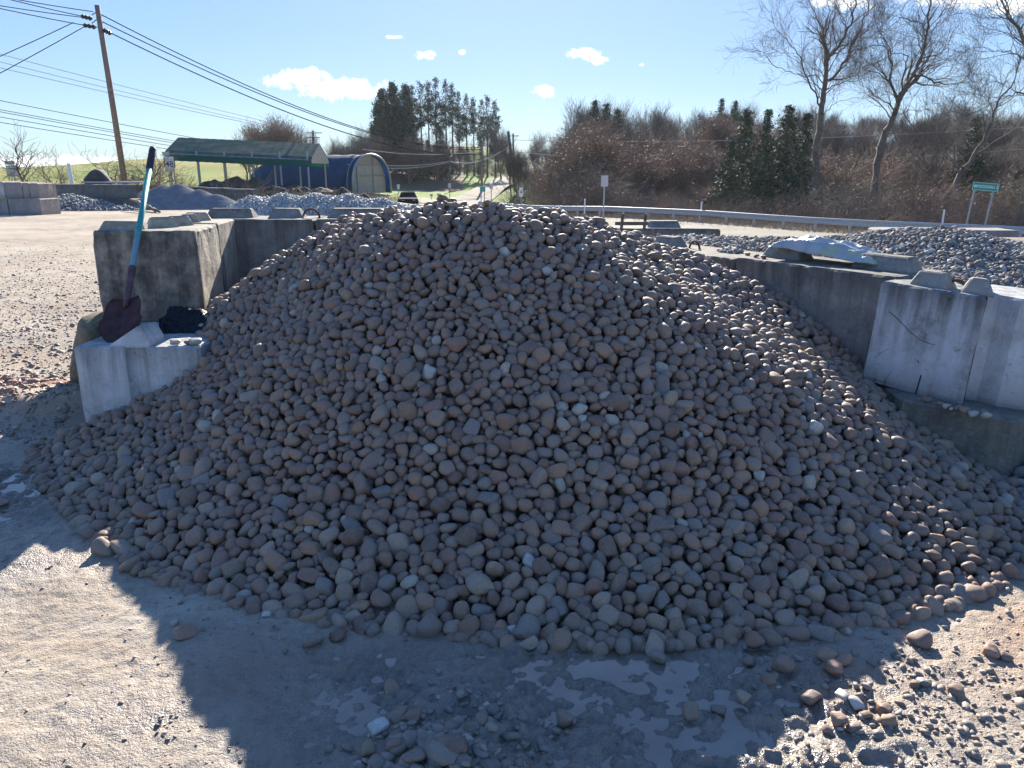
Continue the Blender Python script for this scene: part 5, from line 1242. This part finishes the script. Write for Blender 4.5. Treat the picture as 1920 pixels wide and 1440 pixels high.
def place_tree(ms, x, y, z, s, rz, name, label, cat, group, sx=1.0, lean=(0, 0)):
    root = empty(name, (x, y, z), rz, label, cat, group); root.scale = (s * sx, s * sx, s); root.rotation_euler = (lean[0], lean[1], rz)
    link('trunk', ms[0], root); link('crown', ms[1], root); return root
print('tree protos')
BT = [bare_tree(100 + k, 12, .2, [M_bark, M_bark3, M_bark][k % 3], 5, .5 + .1 * (k % 2), .12, trunkfrac=.55, minr=.019, wob=.15) for k in range(5)]
RT = [bare_tree(120 + k, 9, .13, M_bark2, 5, .6, .12, leaf=7000, leafmat=M_russet, lsize=.085, trunkfrac=.4, minr=.016, cap=9000, multi=3) for k in range(3)]
BR = [bare_tree(140 + k, 5, .06, [M_bark, M_bark2, M_bark][k], 4, .8, .02, leaf=1500, leafmat=[M_olive, M_russet, M_olive][k], lsize=.05, trunkfrac=.4, minr=.013, cap=5000, multi=7, lean=.35) for k in range(3)]
ST = [bare_tree(150 + k, 4, .09, M_bark, 4, .75, .03, trunkfrac=.4, minr=.011, cap=1300, multi=1 + k, wob=.3, lean=.2) for k in range(3)]
SB = [bare_tree(155 + k, 2, .03, M_bark2, 3, .6, .06, trunkfrac=.5, minr=.007, cap=900, multi=5, lean=.3) for k in range(2)]
CO = [conifer(160, 14, 3.7, sz=.15, top_pow=1.1), conifer(161, 15, 3.3, dens=1.1, sz=.15, top_pow=1.15), conifer(162, 13, 4.1, droop=.35, sz=.15, top_pow=1.1)]
PI = [conifer(170 + k, 20, 2.4, base=.42 + .08 * k, needle=M_pine, dens=.8, droop=.05, gap=.25, top_pow=.55, sz=.24) for k in range(3)]
PW = [conifer(175, 18, 4.0, base=.12, needle=M_pine, dens=1.2, droop=-.05, gap=.05, top_pow=.6, sz=.26)]
rt = np.random.default_rng(5)
def ordi(n): return str(n) + ('th' if 10 <= n % 100 <= 20 else {1: 'st', 2: 'nd', 3: 'rd'}.get(n % 10, 'th'))
def at_px(px_, Y): p = P(px_, 320, Y=Y); return p.x, p.y, T1(p.x, p.y)
def tree_px(ms, protoH, px_, ytop, Y, name, label, cat, group, sx=1.0, lean=(0, 0)):
    x, y, z = at_px(px_, Y); top = P(px_, ytop, Y=Y).z; s = max(.25, (top - z) / protoH)
    return place_tree(ms, x, y, z - .1, s, rt.uniform(0, 6.28), name, label, cat, group, sx, lean)
words = ['first','second','third','fourth','fifth','sixth','seventh','eighth','ninth','tenth','eleventh','twelfth','thirteenth','fourteenth']
# conifer stand left of the side road
for k, (px_, yt, Y) in enumerate([(778,158,150),(792,150,152),(806,154,148),(820,143,150),(838,147,149),(850,158,153),(862,170,150),(876,174,147),(889,184,152),(903,186,149),(914,176,151),(929,190,146)]):
    tree_px(PI[k % 3], 20, px_, yt, Y, 'pine_tree', f'tall thin pine, {words[k]} from the left in the stand left of the side road', 'pine tree', 'thin pines of the stand', .8)
for k, (px_, yt, Y) in enumerate([(722,168,132),(741,156,136),(765,160,134),(712,196,128)]):
    tree_px(PW[0], 18, px_, yt, Y, 'pine_tree', ['broad dark pine at the left edge of the stand','broad dark pine highest of the left clump of the stand','broad dark pine beside the first thin trunks of the stand','lower dark pine leaning out over the hoop shed'][k], 'pine tree', 'broad pines of the stand', .95)
for k in range(17):
    px_ = 705 + k * 12.3; Y = rt.uniform(122, 140) + (32 if px_ > 845 else 0); yt = rt.uniform(228, 268) + (20 if k > 11 else 0)
    tree_px([CO[0], RT[0], CO[2], BR[0]][k % 4], [14, 9, 13, 5][k % 4], min(px_, 905), yt, Y, 'understorey_tree', 'dark undergrowth tree in the shade of the pine stand, ' + ordi(k + 1) + ' from the left', 'small tree', 'undergrowth of the pine stand', 1.3 if k % 4 < 3 else 1.0)
# trees left of the stand
for k, (px_, yt, Y, pr, h) in enumerate([(478,222,118,RT[0],9),(505,208,120,RT[1],9),(528,212,122,RT[2],9),(497,214,130,BT[0],12),(520,206,128,BT[1],12),(552,224,126,BT[2],12),(572,236,130,BT[3],12),(462,240,122,BT[4],12)]):
    tree_px(pr, h, px_, yt, Y, 'bare_tree', ['left','tall','right'][k] + ' russet tinged tree behind the carport roof' if k < 3 else f'grey bare tree behind the carport roof, {words[k-3]} planted of the row', 'tree', 'trees behind the carport', 1.15)
for k, (px_, yt, Y) in enumerate([(618,262,110),(640,250,114),(662,240,112),(682,232,108),(696,222,112),(668,262,104),(650,270,118)]):
    tree_px(BT[(k + 1) % 5], 12, px_, yt, Y, 'bare_tree', f'bare grey tree between the hoop shed and the pines, {words[k]} of its clump', 'tree', 'bare trees above the hoop shed', 1.1)
# small trees far left
small = [('crooked bare tree with a low side limb at the far left', 62, 222, 52, BT[1]), ('bushy bare shrub tree right of the white marker post', 212, 262, 47, BT[2]), ('thin upright bare shrub right of the leaning pole', 258, 268, 48, BT[3]), ('second thin bare shrub behind the shovel grip', 292, 264, 50, BT[0]), ('low bare tree between the crooked tree and the marker post', 104, 268, 58, BT[4])]
for k, (lab, px_, yt, Y, pr) in enumerate(small): tree_px(ST[k % 3], 4, px_, yt, Y, 'bare_tree', lab, 'tree', 'small bare trees at left', 1.2)
for k in range(16):
    px_ = [175, 195, 225, 255, 275, 300, 85, 115, 10, 330, 440, 455, 150, 240, 285, 345][k]; Y = rt.uniform(46, 56)
    x, y, z = at_px(px_, Y); place_tree(SB[k % 2], x, y, z - .1, rt.uniform(.8, 1.3), rt.uniform(0, 6), 'bush', 'low leafless bush behind the far wall, ' + ordi(k + 1) + ' of the scattered row', 'bush', 'bushes behind the far wall')
# side road trees
for k, (px_, yt, Y, pr) in enumerate([(940,205,140,BT[0]),(958,262,95,BT[1]),(968,258,97,BT[2]),(975,268,96,BT[4]),(1006,240,170,BT[3]),(1003,262,160,BT[0]),(985,278,165,BT[1]),(1022,270,175,BT[2])]):
    tree_px(pr, 12, px_, yt, Y, 'bare_tree', ['lone bare tree beside the far house','dark bare tree by the side road, left of a pair','dark bare tree by the side road, right of a pair','slender bare tree right of the dark pair by the side road','bare tree on the skyline above the side road','lower bare tree on the skyline above the side road','faint bare tree near the top of the side road','bare tree at the right of the top of the side road'][k], 'tree', 'bare trees along the side road', .7 if k in (1, 2, 3) else .95)
for k in range(14):
    px_ = rt.uniform(975, 1035); Y = rt.uniform(84, 130); x, y, z = at_px(px_, Y); place_tree(BR[k % 3], x, y, z - .1, rt.uniform(.5, .9), rt.uniform(0, 6), 'bush', 'olive brown bush on the slope right of the side road, ' + ordi(k + 1) + ' of the cluster', 'bush', 'bushes by the side road')
for k, (px_, Y) in enumerate([(926,185),(936,176),(915,178),(945,182),(905,150),(938,160),(928,165)]):
    x, y, z = at_px(px_, Y); place_tree(BR[1], x, y, z - .1, rt.uniform(.4, .7), rt.uniform(0, 6), 'bush', 'brown bush on the grass below the far house, ' + ordi(k + 1) + ' of seven', 'bush', 'bushes below the far house')
# wooded hillside on the right: three ranks
sky_y = [(1030,262),(1050,225),(1075,200),(1110,188),(1140,200),(1165,212),(1185,228),(1205,215),(1230,205),(1260,240),(1290,225),(1315,215),(1345,200),(1370,205),(1400,215),(1440,222),(1480,215),(1520,208),(1580,215),(1650,222),(1720,215),(1800,205),(1860,215),(1960,200)]
sxs, sys_ = zip(*sky_y)
k = 0; cnt = {}
def lab(kind, base):
    return base
for rank, (Yr, dy, num, prs) in enumerate([(128, -20, 40, 'BT'), (104, 6, 38, 'MIX'), (84, 38, 32, 'RED'), (70, 100, 26, 'LOW')]):
    for j in range(num):
        px_ = 1035 + (1950 - 1035) * (j + rt.uniform(-.4, .4)) / (num - 1); Y = Yr + rt.uniform(-7, 7); yt = np.interp(px_, sxs, sys_) + dy + rt.uniform(-10, 16)
        if px_ < 1060: yt += 22
        if rank >= 2 and 1345 < px_ < 1525: continue
        if rank >= 2 and px_ > 1500: Y -= 16 if rank == 3 else 8
        if prs == 'BT': pr, h, kind, cat = BT[rt.integers(5)], 12, 'bare grey tree on the skyline of the wooded hillside', 'tree'
        elif prs == 'MIX':
            if rt.uniform() < .45 and px_ < 1520: pr, h, kind, cat = RT[rt.integers(3)], 9, 'reddish brown bushy tree high on the wooded hillside', 'tree'
            else: pr, h, kind, cat = BT[rt.integers(5)], 12, 'bare grey tree in the middle of the wooded hillside', 'tree'
        elif prs == 'RED':
            if px_ < 1350: pr, h, kind, cat = RT[rt.integers(3)], 9, 'rounded russet tree in the lower woods across the road', 'tree'
            else: pr, h, kind, cat = (BR[rt.integers(3)], 5, 'tangled olive brown thicket tree in the woods across the road', 'tree') if rt.uniform() < .5 else (BT[rt.integers(5)], 12, 'bare brown tree in the lower woods across the road', 'tree')
        else: pr, h, kind, cat = BR[rt.integers(3)], 5, 'low tangled brush behind the guardrail', 'bush'
        tree_px(pr, h, px_, yt, Y, 'woodland_tree' if cat == 'tree' else 'bush', kind + ', ' + ordi(j + 1) + ' from the left', cat, ['skyline trees of the hillside','upper trees of the hillside','lower trees across the road','brush behind the guardrail'][rank], rt.uniform(1.15, 1.6) if rank else 1.05)
for k, (px_, yt, Y, ci, labl) in enumerate([(1112,186,118,2,'dark conifer on the skyline above the left end of the woods, left of a pair'),(1134,190,118,0,'dark conifer on the skyline above the left end of the woods, right of a pair'),(1155,202,116,2,'dark rounded conifer right of the skyline pair'),
        (1345,184,122,1,'tall skyline spruce right of the half hidden house'),(1370,186,122,0,'second skyline spruce right of the half hidden house'),(1393,200,68,0,'tall dark green spruce in the middle of the woods'),(1368,262,63,2,'lower dark green spruce behind the guardrail, with spreading skirts'),
        (1432,204,76,1,'spruce in the gap between the two darkest spruces'),(1470,194,66,2,'broad blue green spruce left of the tallest bare tree'),(1505,212,70,1,'dark spruce touching the left side of the tallest bare tree'),(1440,262,64,0,'low spruce at the left foot of the broad blue green one'),(1820,212,70,0,'ivy green bushy conifer behind the leaning thicket at right')]):
    tree_px(CO[ci], [14, 15, 13][ci], px_, yt, Y, 'spruce_tree', labl, 'spruce', 'dark conifers of the wooded hillside', 1.35)
# brushy scrub reading as one mass along the far verge
def scrub(name, path, n, h, label, seed, mat_a=M_bark2, mat_b=M_bark):
    r = np.random.default_rng(seed); pts = np.array(path, float); t = np.r_[0, np.cumsum(np.hypot(*np.diff(pts, axis=0).T))]; s = r.uniform(0, t[-1], n)
    x = np.interp(s, t, pts[:, 0]) + r.normal(size=n) * 1.3; y = np.interp(s, t, pts[:, 1]) + r.normal(size=n) * 1.6; z = T(x, y)
    P0, P1, A0_, A1_ = [], [], [], []
    q = np.stack([x, y, z - .05], 1); d = r.normal(size=(n, 3)) * .5; d[:, 2] = 1; d /= np.linalg.norm(d, axis=1)[:, None]; L = h * r.uniform(.3, 1.1, n) / 5
    for k in range(5):
        d = d + r.normal(size=(n, 3)) * .22; d /= np.linalg.norm(d, axis=1)[:, None]; q2 = q + d * L[:, None]
        P0.append(q); P1.append(q2); A0_.append(np.full(n, .012 * (1 - k / 6))); A1_.append(np.full(n, .012 * (1 - (k + 1) / 6)))
        e = q + (q2 - q) * .5; d3 = d + r.normal(size=(n, 3)) * .8; d3 /= np.linalg.norm(d3, axis=1)[:, None]; P0.append(e); P1.append(e + d3 * L[:, None] * .9); A0_.append(np.full(n, .007)); A1_.append(np.full(n, .004)); q = q2
    V, F = tubes_np(np.concatenate(P0), np.concatenate(P1), np.concatenate(A0_), np.concatenate(A1_), 3)
    mi = np.repeat((np.arange(len(F) // 3) % 2), 3)[:len(F)]
    tag(link(name, np_mesh(name, V, F, [mat_a, mat_b], False, None, mi)), label, 'brush', None, 'stuff')
scrub('brush', [(42,30),(26,42),(16,53),(8,63),(2,70)], 5000, 2.3, 'tangled leafless scrub along the foot of the woods behind the guardrail', 77)
scrub('dry_grass', [(24,33.6),(13.5,48),(7,55),(1,60.5)], 5000, .5, 'dry straw coloured grass along the guardrail', 78, M_barkl, M_barkl)
scrub('dry_grass', [(-26,44),(-14,46),(-9,60)], 2500, .7, 'dry weeds behind the far walls on the left', 79, M_barkl, M_bark)
# the two tall bare trees and the ones at the right edge, limbs laid out one by one
def hero(limbs, Y, seed, label, dr=.0, twigL=2.3):
    """limbs: list of (photo polyline, depth offset per point, start radius, end radius)"""
    r = np.random.default_rng(seed); segs = []; st = []
    base = P(*limbs[0][0][0], Y=Y); zb = T1(base.x, base.y); base_v = np.array([base.x, base.y, zb - .2])
    for li, (pl, dep, ra, rb) in enumerate(limbs):
        n = len(pl); W3 = []
        for i, (a, b) in enumerate(pl):
            t = i / (n - 1); W3.append(np.array(P(a, b, Y=Y + dep * t)[:]))
        if li == 0: W3[0] = base_v
        W3 = np.array(W3); tt = np.linspace(0, n - 1, (n - 1) * 3 + 1); Q = np.stack([np.interp(tt, np.arange(n), W3[:, c]) for c in range(3)], 1)
        Q[1:-1] += r.normal(size=(len(Q) - 2, 3)) * .05
        rr = np.linspace(ra, rb, len(Q)) * .78
        for i in range(len(Q) - 1):
            segs.append((Q[i] - base_v, Q[i + 1] - base_v, rr[i], rr[i + 1]))
            if (li > 0 or i > len(Q) * .5) and r.uniform() < .75:
                d = Q[i + 1] - Q[i]; d /= np.linalg.norm(d); a = r.normal(size=3); a -= a.dot(d) * d; a /= np.linalg.norm(a); nd = d + a * r.uniform(.5, 1.2); nd[2] += .25; nd /= np.linalg.norm(nd)
                st.append((Q[i + 1] - base_v, nd, twigL * r.uniform(.5, 1.15), min(.05, rr[i] * .5), 2))
        st.append((Q[-1] - base_v, (Q[-1] - Q[-2]) / np.linalg.norm(Q[-1] - Q[-2]), twigL, rb, 2))
    grow(st, segs, r, 4, spread=.6, up=.05, minr=.009, kids=(2, 4), wob=.2)
    tr, cr = tree_meshes(segs, M_bark, r=r); root = empty('bare_tree', base_v, 0, label, 'tree', 'tall bare trees across the road'); link('trunk', tr, root); link('crown', cr, root)
hero([([(1527,392),(1530,330),(1534,260),(1538,215),(1545,185),(1548,150),(1549,125)],0,.36,.20), ([(1549,125),(1556,105),(1570,88),(1588,60),(1597,35),(1604,8),(1608,-25)],-1,.17,.05), ([(1549,152),(1570,138),(1588,112),(1595,85),(1612,62),(1618,40),(1628,20)],1.5,.15,.05),
      ([(1538,200),(1530,175),(1518,158),(1508,128),(1497,100),(1480,78),(1466,66)],-2,.09,.03), ([(1545,158),(1530,140),(1510,142),(1490,138),(1465,130),(1447,120)],1,.06,.02), ([(1548,170),(1562,160),(1578,156),(1592,153)],-1.5,.07,.03),
      ([(1556,108),(1548,80),(1540,55),(1528,25),(1515,0)],1,.07,.025), ([(1545,215),(1558,200),(1575,190),(1595,184)],1,.05,.02), ([(1570,88),(1560,50),(1568,20),(1560,-10)],-1.5,.06,.02)], 62, 301, 'tallest bare tree left of centre in the right woods, forking into two upright limbs')
hero([([(1636,402),(1640,340),(1648,290),(1662,245),(1678,215),(1685,188)],0,.36,.22), ([(1685,188),(1700,160),(1718,128),(1730,98),(1738,60),(1742,20),(1745,-20)],-1,.19,.06), ([(1718,128),(1728,115),(1726,100),(1735,70),(1760,45),(1785,20)],1.2,.09,.03),
      ([(1712,140),(1735,142),(1752,155),(1775,158),(1800,155)],-1.5,.09,.03), ([(1685,188),(1674,165),(1668,150),(1672,120),(1665,95),(1650,85)],1.2,.13,.04), ([(1672,120),(1668,90),(1650,60),(1640,30)],-1,.06,.02), ([(1690,180),(1695,140),(1702,105),(1690,100),(1672,102)],1,.08,.03),
      ([(1680,212),(1665,195),(1640,180),(1622,165),(1610,150)],-1.2,.07,.02), ([(1740,60),(1720,40),(1690,35),(1670,50)],1,.06,.02), ([(1742,40),(1760,10),(1765,-15)],.5,.06,.02), ([(1688,215),(1705,205),(1722,208)],0,.05,.02)], 58, 302, 'tall bare tree with a right leaning forked trunk, right of the tallest one')
hero([([(1975,405),(1965,300),(1955,220),(1945,150),(1930,90),(1915,60),(1893,30),(1880,5)],0,.3,.06), ([(1945,150),(1920,110),(1905,100),(1885,92),(1858,95)],-1,.08,.02), ([(1950,190),(1915,175),(1890,178),(1868,190)],1,.08,.02), ([(1930,90),(1905,75),(1880,35)],.5,.07,.02)], 50, 303, 'bare tree at the right edge whose branches reach in from outside the picture')
hero([([(1752,402),(1775,372),(1800,330),(1828,290),(1850,250),(1862,215),(1878,180)],0,.30,.06), ([(1775,372),(1752,335),(1735,300),(1722,270)],-1,.14,.05), ([(1828,290),(1870,262),(1905,240)],1,.1,.03), ([(1800,330),(1790,290),(1795,250),(1812,215)],1,.1,.03), ([(1850,250),(1838,225),(1825,205)],-1,.06,.02)], 54, 304, 'leaning bare tree with a bushy top behind the green street sign')
# houses half hidden on the hills
def house(px0, px1, ytop, yb, Y, wall, roofm, label, rz=0.0):
    a, b = P(px0, yb, Y=Y), P(px1, yb, Y=Y); W = b.x - a.x; top = P(px0, ytop, Y=Y).z; Hh = top - a.z; root = empty('house', ((a.x + b.x) / 2, Y, a.z), rz, label, 'house')
    MB().box((0, 0, Hh * .27 - .6), (W * .88, 6, Hh * .55 + 1.2)).build('wall', wall, root)
    mb = MB(); z = Hh * .55
    mb.poly([(-W * .5, -3.5, z), (0, 0, 0)][:1] + [(W * .5, -3.5, z), (W * .5, -3.5, z + .12), (-W * .5, -3.5, z + .12)], (0, .02, 0))
    e = [(-W*.5,-3.6,z+.01),(W*.5,-3.6,z+.01),(W*.5,3.6,z+.01),(-W*.5,3.6,z+.01)]; r_ = [(-W*.32,0,Hh),(W*.32,0,Hh)]
    E = [mb.bm.verts.new(v) for v in e]; Rr = [mb.bm.verts.new(v) for v in r_]
    mb.bm.faces.new((E[0], E[1], Rr[1], Rr[0])); mb.bm.faces.new((E[1], E[2], Rr[1])); mb.bm.faces.new((E[2], E[3], Rr[0], Rr[1])); mb.bm.faces.new((E[3], E[0], Rr[0])); mb.bm.faces.new(E[::-1])
    mb.build('roof', roofm, root)
    for k in (-.28, .0, .28): MB().box((W * k, -3.02, Hh * .28), (W * .10, .06, Hh * .22)).build('window', M_black, root)
house(917, 952, 264, 284, 190, plain('dark_brick', (.12,.09,.08), .9), plain('tan_shingles', (.36,.31,.25), .9), 'low house with a tan roof on the grassy rise beside the pines')
house(1308, 1336, 238, 262, 150, plain('pale_siding', (.5,.47,.45), .8), plain('pinkish_shingles', (.50,.33,.28), .8), 'pale house with a pinkish roof half hidden in the wooded hillside')

# ------------------------------------------------------------------ air
hb = MB().box((0, 100, 40), (900, 460, 120)); hm = bpy.data.materials.new('thin_haze'); hm.use_nodes = True; ht = hm.node_tree; ht.nodes.clear()
ho = ht.nodes.new('ShaderNodeOutputMaterial'); hv = ht.nodes.new('ShaderNodeVolumePrincipled'); hv.inputs['Color'].default_value = (.80,.86,1,1); hv.inputs['Density'].default_value = .00012; hv.inputs['Anisotropy'].default_value = .35
ht.links.new(hv.outputs[0], ho.inputs['Volume']); tag(hb.build('haze', hm), 'thin bluish haze over the far trees', None, None, 'stuff')
